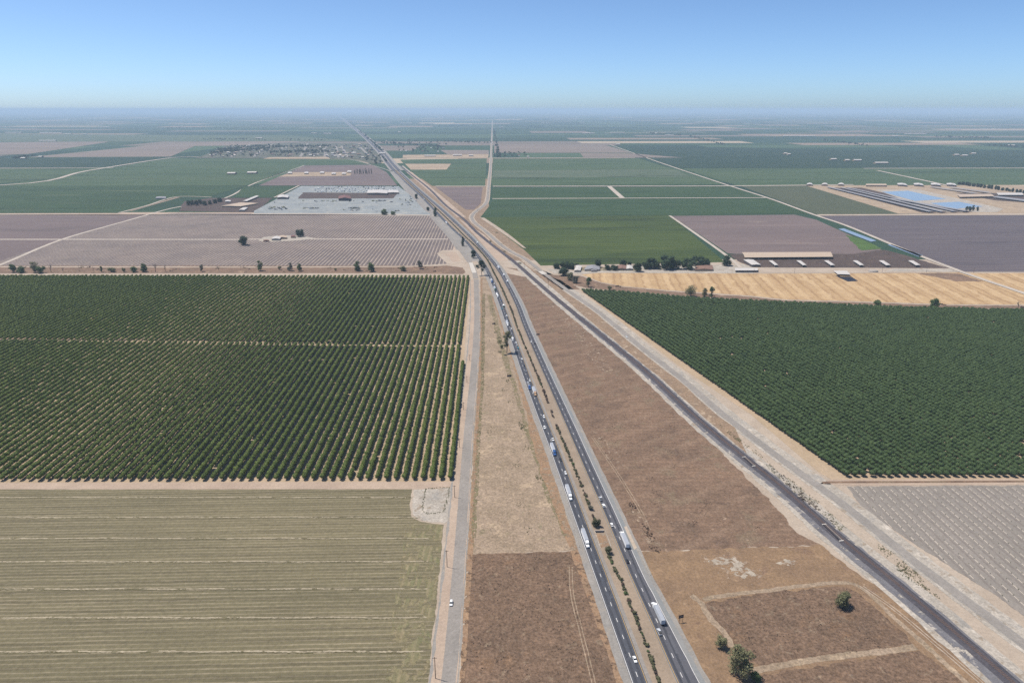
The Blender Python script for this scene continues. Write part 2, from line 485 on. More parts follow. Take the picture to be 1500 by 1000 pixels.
def valley_mat():
    """the far valley floor: a patchwork of fields of uneven size"""
    m, nt, bs = new_mat('valley_patchwork')
    g = NT(nt)
    p = g.pos()
    def cells(w, h, off, rz=0.0):
        s = g.sep(g.mapped(p, (1, 1, 1), R(rz)))
        row = g.math('FLOOR', g.math('MULTIPLY_ADD', s[1], 1 / h, off))
        shift = g.n('ShaderNodeTexWhiteNoise', noise_dimensions='1D')
        g.set(shift.inputs['W'], row)
        colx = g.math('FLOOR', g.math('ADD', g.math('MULTIPLY', s[0], 1 / w), g.math('MULTIPLY', shift.outputs[0], 3.0)))
        cx = g.n('ShaderNodeCombineXYZ')
        g.set(cx.inputs[0], colx)
        g.set(cx.inputs[1], row)
        g.set(cx.inputs[2], off * 7.3)
        wnz = g.n('ShaderNodeTexWhiteNoise', noise_dimensions='3D')
        g.set(wnz.inputs['Vector'], cx.outputs[0])
        return wnz.outputs[0]
    a = cells(810, 810, 0.31)
    b = cells(1620, 405, 0.77)
    sel = cells(2400, 1600, 0.13)
    v = g.mix(g.math('GREATER_THAN', sel, 0.5), a, b)
    cr = g.n('ShaderNodeValToRGB')
    g.set(cr.inputs[0], v)
    cr.color_ramp.interpolation = 'CONSTANT'
    el = cr.color_ramp.elements
    cols = [(0.0, S(60, 84, 58)), (0.20, S(48, 72, 50)), (0.36, S(78, 100, 72)), (0.52, S(128, 118, 108)), (0.60, S(52, 78, 58)),
            (0.76, S(150, 134, 118)), (0.82, S(44, 68, 52)), (0.94, S(184, 168, 146)), (0.96, S(92, 100, 82))]
    el[0].position, el[0].color = cols[0]
    el[1].position, el[1].color = cols[1]
    for ps, c in cols[2:]:
        e = el.new(ps)
        e.color = c
    n = g.noise(g.mapped(p, (0.2, 1, 1)), 1 / 90.0, 5, 0.65)
    n2 = g.noise(p, 1 / 9.0, 4, 0.65)
    sc_ = g.n('ShaderNodeVectorMath', operation='SCALE')
    g.set(sc_.inputs[0], cr.outputs[0])
    g.set(sc_.inputs['Scale'], g.math('MULTIPLY', g.math('MULTIPLY_ADD', n, 0.7, 0.65), g.math('MULTIPLY_ADD', n2, 0.5, 0.75)))
    g.set(bs.inputs['Base Color'], sc_.outputs[0])
    return m
M['valley'] = valley_mat()

# ------------------------------------------------------------------ sheets on the ground
def sheet_from_world(name, pts, mat, rough=0.0, step=6.0):
    if rough > 0:
        out = []
        n = len(pts)
        for i in range(n):
            a, b = pts[i], pts[(i + 1) % n]
            k = max(1, min(220, int((b - a).length / (step * 0.4))))
            t = (b - a).normalized()
            nl = Vector((-t.y, t.x, 0))
            ph = [rnd.uniform(0, 6.28) for _ in range(4)]
            for j in range(k):
                q = a.lerp(b, j / k)
                if j:
                    w = sum(math.sin(6.28 * j / T_ + f_) for T_, f_ in zip((31.0, 17.3, 9.1, 5.3), ph)) * 0.45
                    q = q + nl * rough * (w * min(1, j / 4, (k - j) / 4) + rnd.uniform(-0.5, 0.5))
                out.append(q)
        pts = out
    me = bpy.data.meshes.new(name)
    bm = bmesh.new()
    f = bm.faces.new([bm.verts.new(p) for p in pts])
    bm.normal_update()
    if f.normal.z < 0:
        f.normal_flip()
    bmesh.ops.triangulate(bm, faces=bm.faces[:])
    bm.to_mesh(me)
    bm.free()
    me.materials.append(mat)
    o = link_mesh(name, me)
    o['kind'] = 'structure'
    return o

def field(name, px, mat, z=0.03, rough=0.0, step=6.0):
    return sheet_from_world(name, [P(x, y, z) for x, y in px], M[mat], rough, step)

def catmull(pts, sub=6):
    out = []
    n = len(pts)
    for i in range(n - 1):
        p0, p1, p2, p3 = pts[max(0, i - 1)], pts[i], pts[i + 1], pts[min(n - 1, i + 2)]
        for k in range(sub):
            t = k / sub
            out.append(0.5 * ((2 * p1) + (p2 - p0) * t + (2 * p0 - 5 * p1 + 4 * p2 - p3) * t * t + (3 * p1 - p0 - 3 * p2 + p3) * t * t * t))
    out.append(pts[-1].copy())
    return out

def wline(px, sub=6, z=0.0):
    return catmull([P(x, y, z) for x, y in px], sub)

def resample(path, step):
    out, acc = [path[0]], 0.0
    for a, b in zip(path, path[1:]):
        L = (b - a).length
        d = step - acc
        while d <= L:
            out.append(a.lerp(b, d / L))
            d += step
        acc = (acc + L) % step if L > 0 else acc
    return out

def ribbon(name, path, half_l, half_r, mat, z, kind='structure', jitter=0.0, lift=None):
    """strip along a world path, half_l / half_r metres to its left and right (numbers or functions of 0..1)"""
    vs, fs = [], []
    n = len(path)
    for i, p in enumerate(path):
        a, b = path[max(0, i - 1)], path[min(n - 1, i + 1)]
        t = (b - a).normalized()
        nl = Vector((-t.y, t.x, 0))
        u = i / (n - 1)
        hl = half_l(u) if callable(half_l) else half_l
        hr = half_r(u) if callable(half_r) else half_r
        l = p + nl * (hl + rnd.uniform(-jitter, jitter))
        r = p - nl * (hr + rnd.uniform(-jitter, jitter))
        vs += [(l.x, l.y, z), (r.x, r.y, z)]
        if i:
            k = 2 * i
            fs.append((k - 2, k - 1, k + 1, k))
    me = bpy.data.meshes.new(name)
    me.from_pydata(vs, [], fs)
    me.materials.append(M[mat])
    o = link_mesh(name, me)
    if kind:
        o['kind'] = kind
    return o

def between(name, left_px, right_px, mat, z, sub=6, jitter=0.0):
    """sheet between two traced edges"""
    a, b = wline(left_px, sub), wline(right_px, sub)
    n = max(len(a), len(b), 30)
    def even(path, n):
        d = [0]
        for p, q in zip(path, path[1:]):
            d.append(d[-1] + (q - p).length)
        out, j = [], 0
        for i in range(n):
            s = d[-1] * i / (n - 1)
            while j < len(d) - 2 and d[j + 1] < s:
                j += 1
            out.append(path[j].lerp(path[j + 1], min(1, max(0, (s - d[j]) / max(1e-6, d[j + 1] - d[j])))))
        return out
    a, b = even(a, n), even(b, n)
    vs, fs = [], []
    for i in range(n):
        ja = Vector((rnd.uniform(-jitter, jitter), 0, 0))
        jb = Vector((rnd.uniform(-jitter, jitter), 0, 0))
        pa, pb = a[i] + ja, b[i] + jb
        vs += [(pa.x, pa.y, z), (pb.x, pb.y, z)]
        if i:
            k = 2 * i
            fs.append((k - 2, k - 1, k + 1, k))
    me = bpy.data.meshes.new(name)
    me.from_pydata(vs, [], fs)
    me.materials.append(M[mat])
    o = link_mesh(name, me)
    o['kind'] = 'structure'
    return o

# ------------------------------------------------------------------ the setting: ground and fields
def big_ground():
    nx = 24
    vs, fs = [], []
    ys = [-3000, 0, 1500, 4000, 9000, 20000, 45000, FAR]
    for y in ys:
        for i in range(nx + 1):
            vs.append((-FAR + 2 * FAR * i / nx, y, 0))
    for j in range(len(ys) - 1):
        for i in range(nx):
            a = j * (nx + 1) + i
            fs.append((a, a + 1, a + nx + 2, a + nx + 1))
    me = bpy.data.meshes.new('ground')
    me.from_pydata(vs, [], fs)
    me.materials.append(M['valley'])
    o = link_mesh('ground', me)
    o['kind'] = 'structure'
big_ground()

# near ground under everything on both sides of the highway, so that no valley patchwork shows between fields
field('dirt_ground', [(-900, 380), (2500, 380), (2500, 1150), (-900, 1150)], 'pale_dirt', 0.02)
field('dirt_ground', [(-400, 311), (640, 311), (700, 381), (-400, 381)], 'pink_dirt', 0.02)
field('dirt_ground', [(600, 262), (716, 262), (716, 300), (800, 381), (680, 381)], 'brown_verge', 0.025)

def offset_y(path, d):
    return [p + Vector((0, d, 0)) for p in path]

# left of the road
field('mown_field', [(-700, 716.5), (604, 716), (600, 740), (603, 757), (618, 764), (650, 768), (641, 860), (626, 1010), (612, 1120), (-700, 1120)], 'mown', 0.05, 0.5)
field('dirt_track', [(-700, 708.5), (664, 705), (668, 714), (604, 716), (-700, 716.5)], 'pink_dirt', 0.06)
field('orchard_floor', [(-500, 404), (690, 405), (684, 470), (666, 705), (-700, 709)], 'orchard_floor', 0.05)
field('slough_bank', [(-500, 389), (655, 389), (678, 392), (682, 399), (676, 402.5), (-500, 402)], 'slough', 0.06, 1.0, 12)
field('dirt_track', [(-500, 400.6), (560, 400.2), (676, 401.5), (690, 403.5), (690, 406), (560, 403), (-500, 403.6)], 'pale_dirt', 0.09)
field('dirt_track', [(-500, 389.3), (400, 390.5), (600, 389.5), (655, 387.5), (655, 389), (600, 391), (400, 392), (-500, 390.8)], 'pale_dirt', 0.09)
field('young_orchard_field', [(-400, 316), (215, 315.5), (262, 312), (636, 315.5), (640, 318), (667, 352), (660, 376), (662, 386), (600, 389.3), (400, 390.3), (-400, 389)], 'purple', 0.05)
field('soil_field', [(-400, 315.5), (210, 315.5), (92, 350), (-400, 350)], 'purple_plain', 0.09)
field('soil_field', [(-400, 351.5), (88, 351.5), (-8, 385), (-400, 389)], 'purple_plain', 0.09)
field('dirt_track', [(-400, 313.2), (640, 315.2), (640, 316.4), (262, 314), (-400, 315.3)], 'road_white', 0.12)
field('dirt_track', [(-400, 349.6), (88, 350.0), (356, 350.2), (380, 349.6), (656, 349.8), (656, 350.8), (380, 350.7), (356, 351.3), (-400, 350.9)], 'road_white', 0.12)
ribbon('gravel_road', wline([(-60, 407), (0, 388), (90, 351), (180, 325), (240, 308), (268, 302), (330, 290), (365, 272), (400, 258), (446, 242.5)]), 4.5, 4.5, 'road_white', 0.2)
field('farmyard_dirt', [(378, 353), (385, 347.5), (405, 345), (440, 345), (464, 349.5), (440, 352), (400, 354)], 'bleached_dirt', 0.15, 1.0, 12)
field('basin_dirt', [(640, 371), (648, 366.5), (670, 366), (680, 374), (686, 384), (662, 386), (655, 386), (645, 377)], 'pale_dirt', 0.12)
field('basin_floor', [(650, 372), (660, 368.5), (668, 369), (676, 382), (663, 384), (659, 377)], 'pink_dirt', 0.16)
field('basin_floor', [(624, 718), (655, 715.5), (651, 742), (646, 749), (629, 751), (620, 746)], 'bleached_dirt', 0.12, 0.5, 3)
field('retention_basin_apron', [(606, 717), (662, 714), (668, 716), (664, 752), (653, 766), (618, 762), (604, 752)], 'bleached_dirt', 0.09, 0.6, 5)

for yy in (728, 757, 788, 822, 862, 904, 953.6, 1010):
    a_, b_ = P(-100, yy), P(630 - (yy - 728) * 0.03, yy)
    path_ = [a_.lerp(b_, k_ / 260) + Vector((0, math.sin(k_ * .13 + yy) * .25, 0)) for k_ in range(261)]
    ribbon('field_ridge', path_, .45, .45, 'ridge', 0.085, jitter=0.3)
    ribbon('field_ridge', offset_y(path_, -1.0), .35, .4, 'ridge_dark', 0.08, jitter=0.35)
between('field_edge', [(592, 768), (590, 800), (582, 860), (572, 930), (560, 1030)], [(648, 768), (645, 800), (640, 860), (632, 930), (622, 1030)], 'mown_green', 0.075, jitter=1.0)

# far left fields
field('vine_field', [(-500, 274), (0, 271.5), (250, 232), (520, 233.5), (540, 240), (446, 242), (362, 271.5)], 'green_mid', 0.2)
field('vine_field', [(-500, 273), (362, 271.7), (322, 283), (305, 289), (258, 288.6), (215, 301), (174, 312), (-500, 313)], 'green_deep', 0.4)
field('vine_field', [(-500, 247.5), (166, 246), (60, 263), (-2, 269), (-500, 271)], 'green_mid', 0.45)
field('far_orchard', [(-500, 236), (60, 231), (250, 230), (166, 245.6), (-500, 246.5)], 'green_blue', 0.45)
field('bare_field', [(40, 230.5), (240, 211), (330, 207.5), (440, 207), (400, 213), (285, 214), (250, 229.5)], 'far_pink', 0.5)
field('bare_field', [(-300, 212), (60, 208), (120, 205), (160, 208), (40, 226), (-300, 232)], 'far_pink', 0.5)
field('vine_field', [(358, 272.5), (438, 272), (402, 289.3), (342, 289.3)], 'green_deep', 0.5)
field('soil_field', [(446, 242.6), (545, 241.5), (566, 252), (582, 271.8), (379, 271.8)], 'purple_plain', 0.5)
field('corral_ground', [(262, 309), (270, 295), (310, 290), (400, 290), (372, 311)], 'corral', 0.5, 2, 30)
field('equipment_yard', [(441, 272.5), (584, 273), (600, 285), (622, 308), (632, 314.5), (372, 312.5), (372, 309)], 'yard', 0.6)
field('corral_ground', [(444, 282), (583, 283), (576, 290.5), (436, 291)], 'corral', 0.8, 2, 20)
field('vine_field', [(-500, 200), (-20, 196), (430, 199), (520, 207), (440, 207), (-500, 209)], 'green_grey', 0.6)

# far right and centre fields
field('crop_field', [(722, 291.3), (1126, 290.5), (1188, 314), (1163, 313.5), (983, 316), (1062, 384), (792, 389), (768, 366), (704, 318), (715, 304)], 'green_deep', 0.14)
field('crop_field', [(704, 318.2), (980, 315.2), (1061.5, 383.5), (792.2, 388.6), (768.2, 365.7)], 'green_bright', 0.22)
field('vine_field', [(721, 275), (888, 274), (910, 290), (721, 291)], 'green_deep', 0.3)
field('vine_field', [(897, 274), (1074, 273), (1120, 289.5), (915, 290)], 'green_deep', 0.3)
field('vine_field', [(722, 232.5), (935, 232), (1060, 270.5), (721, 272.4)], 'green_mid', 0.4)
field('vine_field', [(722, 250), (990, 248), (1010, 259), (721, 261)], 'green_grey', 0.6)
field('vine_field', [(1000, 247), (1900, 244), (1900, 272), (1180, 271.5), (1082, 272.5)], 'green_mid', 0.4)
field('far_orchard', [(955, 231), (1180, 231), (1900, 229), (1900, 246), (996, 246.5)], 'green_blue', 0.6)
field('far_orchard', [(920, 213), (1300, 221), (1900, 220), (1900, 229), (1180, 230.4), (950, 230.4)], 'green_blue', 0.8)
field('olive_field', [(1085, 272.7), (1180, 271.8), (1315, 312.5), (1196, 314)], 'green_olive', 0.4)
field('bare_field', [(724, 212), (885, 212), (925, 224), (724, 224)], 'far_pink', 0.9)
field('bare_field', [(850, 224.5), (928, 225), (1000, 231), (855, 231)], 'far_pink', 0.9)
field('vine_field', [(586, 234), (713, 232.2), (710.5, 272.3), (633, 272.3), (601, 250)], 'green_mid', 0.4)
field('bare_strip', [(593, 240), (661, 240), (654, 248.6), (602, 248.6)], 'far_tan', 0.7)
field('soil_field', [(638, 274), (707, 274), (704, 298), (694, 307), (682, 307)], 'purple_plain', 0.3)
field('bare_field', [(645, 220), (716, 220), (716, 226), (655, 226)], 'far_pink', 0.9)
field('bare_strip', [(590, 227), (716, 226), (715, 231.5), (590, 231.5)], 'far_tan', 0.9)
field('soil_field', [(984, 316.4), (1164, 314.5), (1196, 322), (1262, 352), (1292, 366), (1250, 372), (1078, 372), (1066, 371)], 'purple_plain', 0.14)
field('soil_field', [(1192, 314.8), (1320, 315), (1900, 313), (1900, 399), (1412, 398), (1240, 331)], 'purple_dark', 0.14)
field('dairy_ground', [(1180, 271.8), (1900, 270), (1900, 312.8), (1316, 313)], 'far_tan', 0.5)
field('dairy_ground', [(1283, 278), (1345, 277.5), (1400, 290), (1470, 306), (1460, 311), (1372, 311)], 'bleached_dirt', 0.75)
field('corral_ground', [(1212, 275), (1262, 275), (1420, 311.5), (1352, 311.8)], 'corral', 0.7, 2, 30)
field('corral_ground', [(1400, 283), (1490, 283), (1600, 302), (1460, 294)], 'corral', 0.7, 2, 30)
field('dirt_track', [(1196, 314), (1500, 312.6), (1900, 311), (1900, 313.5), (1500, 315), (1200, 316)], 'pale_dirt', 0.6)
field('grass_patch', [(1238, 344), (1262, 350), (1292, 364), (1262, 367), (1250, 356)], 'lawn', 0.3, 1.5, 15)
field('corral_ground', [(1068, 372.5), (1250, 372), (1296, 366), (1312, 370), (1404, 397), (1100, 391), (1084, 384)], 'corral', 0.2, 2.0, 15)
field('farm_lane', [(1105, 392), (1240, 392.2), (1400, 393), (1405, 398.5), (1240, 400), (1105, 400)], 'pale_dirt', 0.26)
field('farmyard_dirt', [(800, 393), (850, 397), (940, 387), (1050, 388), (1105, 387), (1105, 400.5), (880, 399.5), (850, 401), (812, 400)], 'bleached_dirt', 0.16, 1.0, 10)
field('grass_patch', [(842, 391.5), (938, 391.5), (940, 396.5), (842, 396.5)], 'weed', 0.2, 1, 8)
field('golden_field', [(852, 402), (876, 399.8), (1100, 400.6), (1150, 400.8), (1372, 399.6), (1404, 399), (1450, 413), (1540, 440), (1640, 449), (1500, 446), (1383, 445.5), (1267, 441.5), (1150, 438.5), (1100, 433), (980, 425), (912, 419), (880, 413)], 'golden', 0.16, 0.6, 10)
field('golden_field', [(1412, 400), (1900, 400), (1900, 446), (1600, 447), (1500, 430)], 'golden', 0.18, 0.6, 10)
field('weedy_corner', [(1340, 400), (1402, 400), (1440, 412), (1400, 412), (1372, 406)], 'slough', 0.22, 1.5, 8)
field('slough_bank', [(800, 402), (850, 404), (880, 414), (912, 420), (980, 426.5), (1100, 434.5), (1150, 440), (1267, 443), (1383, 447), (1500, 447.5), (1900, 449), (1900, 456), (1500, 453), (1330, 449), (1150, 441.5), (1020, 435), (900, 425.5), (858, 421.5), (825, 412)], 'slough', 0.12, 1.2, 10)
field('dirt_ground', [(742, 392), (800, 398), (830, 410), (850, 424), (815, 424), (770, 400)], 'brown_grass', 0.10, 1.2, 8)
ribbon('gravel_road', wline([(893, 212), (960, 236), (1040, 263), (1080, 276), (1130, 292), (1190, 314), (1240, 331), (1320, 364), (1410, 399), (1500, 430), (1560, 452)]), 5.5, 5.5, 'road_white', 0.9)
ribbon('farm_road', wline([(722, 273.2), (900, 273), (1082, 272.6), (1250, 270.8)]), 11, 11, 'road_white', 1.0)
ribbon('farm_road', wline([(721, 291.2), (910, 290.5), (1126, 289.8)]), 7, 7, 'road_white', 0.6)
ribbon('farm_road', wline([(892, 273), (912, 290.5)]), 9, 9, 'road_white', 0.8)
ribbon('farm_road', wline([(638, 273), (712, 273)]), 10, 10, 'road_white', 0.8)
ribbon('farm_road', wline([(722, 231.8), (930, 231.6)]), 12, 12, 'road_white', 1.1)
ribbon('farm_road', wline([(981, 316), (1010, 336), (1061, 372), (1085, 392)]), 4, 4, 'road_white', 0.35)
ribbon('farm_road', wline([(1265, 247), (1900, 245.5)]), 12, 12, 'road_white', 1.2)
ribbon('farm_road', wline([(1285, 250), (1388, 272)]), 8, 8, 'road_white', 1.2)
ribbon('farm_road', wline([(-500, 276), (0, 271.5), (130, 250), (250, 231.5), (300, 230)]), 11, 11, 'road_white', 0.9)
ribbon('farm_road', wline([(-500, 248), (0, 246.8), (166, 246)]), 10, 10, 'road_white', 1.0)
ribbon('farm_road', wline([(174, 312), (215, 301.5), (258, 288.6), (310, 289)]), 4, 4, 'road_white', 0.7)
ribbon('farm_road', wline([(402, 289.5), (438, 272.2)]), 4, 4, 'road_white', 0.8)
ribbon('farm_road', wline([(370, 313.5), (500, 313.5), (630, 315.5)]), 9, 9, 'road_white', 0.7)

# right of the railway
field('orchard_floor', [(848, 423.5), (905, 427.5), (1020, 437), (1150, 443.5), (1330, 451), (1500, 455), (2300, 462), (2300, 700), (1500, 701), (1218, 702), (1200, 692), (1100, 607), (1000, 540)], 'orchard_floor', 0.08)
field('dirt_track', [(1218, 702), (1500, 701), (2300, 700), (2300, 708), (1500, 709.5), (1250, 711), (1200, 708)], 'pink_dirt', 0.10)
ribbon('dirt_track', wline([(1205, 707), (1225, 706), (1350, 705.6), (1500, 704.8), (1800, 704)]), 1.6, 1.6, 'brown_grass', 0.13)
field('young_orchard_field', [(1240, 712), (1500, 710.5), (2300, 709), (2300, 1120), (1760, 1120), (1560, 950), (1500, 902), (1460, 872), (1400, 835), (1330, 790), (1290, 762), (1262, 742)], 'grey_rows', 0.09, 0.7, 5)

# between the railway and the highway
field('dry_grass_field', [(741, 400), (772, 406), (800, 428), (900, 513), (956, 560), (1010, 618), (1040, 645), (1090, 695), (1150, 757), (1170, 782), (1204, 798), (960, 808), (938, 806), (893, 735), (848, 625), (796, 520), (772, 470)], 'brown_grass', 0.05, 1.2, 6)
field('dry_grass_field', [(938, 808), (1204, 798), (1250, 835), (1310, 876), (1400, 948), (1470, 1004), (1600, 1100), (1070, 1120), (1018, 1000), (973, 880)], 'tan_grass', 0.066, 1.0, 6)
field('dry_grass_field', [(1030, 884), (1120, 868), (1200, 860), (1240, 860), (1262, 872), (1300, 905), (1338, 944), (1240, 958), (1120, 978), (1085, 960), (1050, 920)], 'dark_brown_grass', 0.088, 1.2, 5)
field('dry_grass_field', [(1100, 990), (1240, 968), (1345, 952), (1400, 990), (1500, 1080), (1110, 1110)], 'dark_brown_grass', 0.088, 1.2, 5)
field('bare_patch', [(1036, 822), (1050, 815), (1075, 816), (1094, 830), (1108, 842), (1090, 847), (1072, 838), (1070, 826), (1050, 827)], 'bare', 0.105, 1.2, 3)
field('bare_patch', [(1026, 812), (1080, 808), (1120, 840), (1112, 856), (1070, 848), (1040, 834)], 'bare_thin', 0.098, 1.2, 3)
field('bare_patch', [(868, 630), (884, 640), (906, 664), (918, 692), (900, 684), (880, 655)], 'bare_thin', 0.08, 1, 3)
field('bare_patch', [(922, 735), (945, 756), (966, 786), (972, 800), (950, 800), (930, 765)], 'bare_thin', 0.08, 1, 3)
field('bare_patch', [(798, 440), (830, 452), (870, 500), (900, 545), (880, 545), (840, 490)], 'bare_thin', 0.08, 1, 3)
field('bare_patch', [(700, 760), (760, 740), (812, 760), (820, 800), (700, 800)], 'bare_thin', 0.08, 1, 3)
field('rubble_patch', [(1136, 824), (1150, 818), (1166, 821), (1160, 828), (1146, 828)], 'bare', 0.105, 1.0, 3)
for w_, pts in ((2.0, [(1012, 872), (1028, 884), (1040, 905), (1060, 925), (1074, 950)]),
                (1.8, [(1030, 878), (1060, 872), (1120, 865), (1180, 857), (1230, 853), (1255, 857), (1280, 875), (1310, 905), (1345, 935), (1400, 985), (1450, 1030)]),
                (2.2, [(1100, 983), (1150, 973), (1200, 965), (1260, 957), (1310, 952), (1345, 946)])):
    ribbon('dirt_track', resample(wline(pts), 3), w_, w_, 'straw', 0.11, jitter=0.5)
for off in (-1.0, 1.0):
    ribbon('wheel_rut', [p + Vector((off, 0, 0)) for p in resample(wline([(868, 640), (890, 672), (912, 705), (938, 748), (952, 778)]), 3)], 0.28, 0.28, 'straw', 0.10, jitter=0.15)
    ribbon('wheel_rut', [p + Vector((off, 0, 0)) for p in resample(wline([(836, 830), (838, 870), (850, 920), (860, 960), (872, 1010)]), 3)], 0.3, 0.3, 'straw', 0.12, jitter=0.15)
    ribbon('wheel_rut', [p + Vector((off * 1.1, 0, 0)) for p in resample(wline([(1262, 858), (1310, 892), (1365, 938), (1420, 985), (1460, 1020)]), 3)], 0.3, 0.3, 'pale_dirt', 0.13, jitter=0.15)

# left of the highway
field('straw_field', [(703, 405), (718, 405), (734, 440), (750, 490), (767, 540), (780, 580), (797, 630), (815, 690), (835, 745), (852, 795), (856, 806), (688, 812), (688, 760), (693, 640), (702, 520), (704, 450)], 'straw', 0.05, 0.8, 6)
field('dry_grass_field', [(686, 812), (856, 806), (872, 850), (892, 905), (914, 965), (945, 1060), (965, 1120), (655, 1120), (674, 1000), (681, 900)], 'dark_brown_grass', 0.066, 0.8, 6)
between('weedy_verge', [(713, 432), (722, 470), (735, 520), (748, 560), (757, 590), (772, 640), (785, 680), (800, 725), (822, 780)],
        [(720, 432), (729, 470), (742, 520), (755, 560), (764, 590), (779, 640), (793, 680), (808, 725), (834, 790)], 'weed', 0.08, jitter=1.3)
between('orange_verge', [(712, 405), (722, 440), (738, 490), (753, 540), (763, 575), (775, 625), (792, 690), (806, 730), (825, 780), (844, 830), (868, 900), (900, 985), (930, 1070)],
        [(717, 405), (730, 440), (746, 490), (763, 540), (774, 575), (788, 625), (808, 690), (822, 730), (837, 775), (858, 830), (884, 900), (915, 985), (945, 1070)], 'orange_verge', 0.11, jitter=1.3)
between('verge', [(704, 407), (703, 470), (700, 560), (694, 660), (688, 760), (682, 850), (675, 960), (668, 1080)],
        [(707, 407), (706.5, 470), (705, 560), (700, 660), (695, 760), (690, 850), (683, 960), (677, 1080)], 'orange_verge', 0.12, jitter=0.5)
between('weedy_verge', [(706, 430), (705.5, 480), (704, 560), (699, 640), (694, 730), (691, 800)],
        [(711, 430), (710, 480), (709, 560), (704, 640), (700, 730), (696, 800)], 'weed', 0.13, jitter=0.9)

# ------------------------------------------------------------------ roads
def smooth(path, it=30):
    p = [q.copy() for q in path]
    for _ in range(it):
        p = [p[0]] + [(p[i - 1] + p[i] * 2 + p[i + 1]) * 0.25 for i in range(1, len(p) - 1)] + [p[-1]]
    return p

HW_L = [(970, 1090), (938, 1000), (905, 910), (872, 820), (850, 760), (828, 700), (811.5, 655), (790, 600), (767.5, 540), (745, 475), (731.6, 437), (716, 400),
        (701, 376), (680.5, 351), (665, 337), (648, 320), (635, 306), (616.5, 287), (597.5, 270), (574, 247.5)]
HW_R = [(1052, 1090), (1003.5, 1000), (972, 925), (949.5, 880), (922.5, 820), (897, 760), (861.5, 682), (834, 620), (800, 545), (770, 477), (757, 443), (736, 403),
        (724, 386), (714, 374), (702, 361), (688, 346), (671, 329.5), (646.5, 306.7), (627, 290), (604.5, 270), (580, 247)]
def hw(px, step=8):
    return smooth(resample(wline(px, 8), step), 14)
PATH_L, PATH_R = hw(HW_L), hw(HW_R)

def offset(path, d):
    """path moved d metres to its left"""
    out, n = [], len(path)
    for i, p in enumerate(path):
        t = (path[min(n - 1, i + 1)] - path[max(0, i - 1)]).normalized()
        out.append(p + Vector((-t.y, t.x, 0)) * d)
    return out

# paths run away from the camera: + is toward the left of the picture
ribbon('highway_shoulder', PATH_L, 9.5, 6.0, 'gravel', 0.14, jitter=0.35)
ribbon('highway', PATH_L, 4.6, 4.2, 'asphalt_dark', 0.19)
n_r = len(PATH_R)
def widen(u):
    d = u * 1.0
    return 4.6 + 4.0 * max(0.0, 1 - (PATH_R[min(n_r - 1, int(u * (n_r - 1)))] - PATH_R[0]).length / 130)
ribbon('highway_shoulder', PATH_R, 6.5, lambda u: widen(u) + 6.0, 'gravel', 0.15, jitter=0.35)
ribbon('highway_shoulder', PATH_R, 5.0, lambda u: widen(u) + 3.2, 'asphalt_blue', 0.17, jitter=0.08)
ribbon('highway', PATH_R, 4.7, widen, 'asphalt_grey', 0.21)
# median dirt between the carriageways
def median_sheet():
    vs, fs = [], []
    a = offset(PATH_L, -4.3)
    b = []
    for p in a:
        q = min(PATH_R, key=lambda r: abs(r.y - p.y))
        b.append(q)
    b = smooth(b, 10)
    for i, (p, q) in enumerate(zip(a, b)):
        d = (q - p)
        q = p + d * max(0.3, (d.length - 4.9) / max(d.length, 0.1))
        vs += [(p.x, p.y, 0.165), (q.x, q.y, 0.165)]
        if i:
            k = 2 * i
            fs.append((k - 2, k - 1, k + 1, k))
    me = bpy.data.meshes.new('median')
    me.from_pydata(vs, [], fs)
    me.materials.append(M['median'])
    o = link_mesh('median', me)
    o['kind'] = 'structure'
median_sheet()
ribbon('paved_shoulder', [p for p in PATH_L if p.y < 1500], -4.1, 6.6, 'asphalt_old', 0.175, jitter=0.1)
near_L = [p for p in PATH_L if p.y < 1900]
near_R = [p for p in PATH_R if p.y < 1900]
def lines(path, d, w, mat, z):
    ribbon('road_line', offset(path, d), w / 2, w / 2, mat, z)
lines(near_L, 4.1, 0.32, 'paint_white', 0.24)
lines(near_L, -3.6, 0.26, 'paint_yellow', 0.24)
lines(near_R, 4.2, 0.28, 'paint_yellow', 0.25)
ribbon('road_line', list(near_R), lambda u: -(widen(u * (len(near_R) - 1) / (n_r - 1)) - 0.45), lambda u: widen(u * (len(near_R) - 1) / (n_r - 1)) - 0.13, 'paint_white', 0.25)
def dashes(path, d, z):
    p = resample(offset(path, d), 0.9)
    mb = MB()
    per, on = 16, 4
    for i in range(0, len(p) - on - 1, per):
        a, b = p[i], p[i + on]
        t = (b - a).normalized()
        nl = Vector((-t.y, t.x, 0)) * 0.17
        mb.add([(q.x, q.y, z) for q in (a + nl, a - nl, b - nl, b + nl)], [(0, 1, 2, 3)])
    o = mb.build('lane_dashes', M['paint_white'])
    o['kind'] = 'structure'
dashes(near_L, 0.25, 0.25)
dashes(near_R, 0.6, 0.26)

for pth, ds in ((near_L, (2.1, -1.6)), (near_R, (2.4, -1.7))):
    for d_ in ds:
        ribbon('tyre_wear', offset(pth, d_), .8, .8, 'oil', 0.228, jitter=0.1)
    ribbon('asphalt_patch', offset(pth, ds[1] - 1.2), .9, 1.0, 'asphalt_patch', 0.232, jitter=0.1)

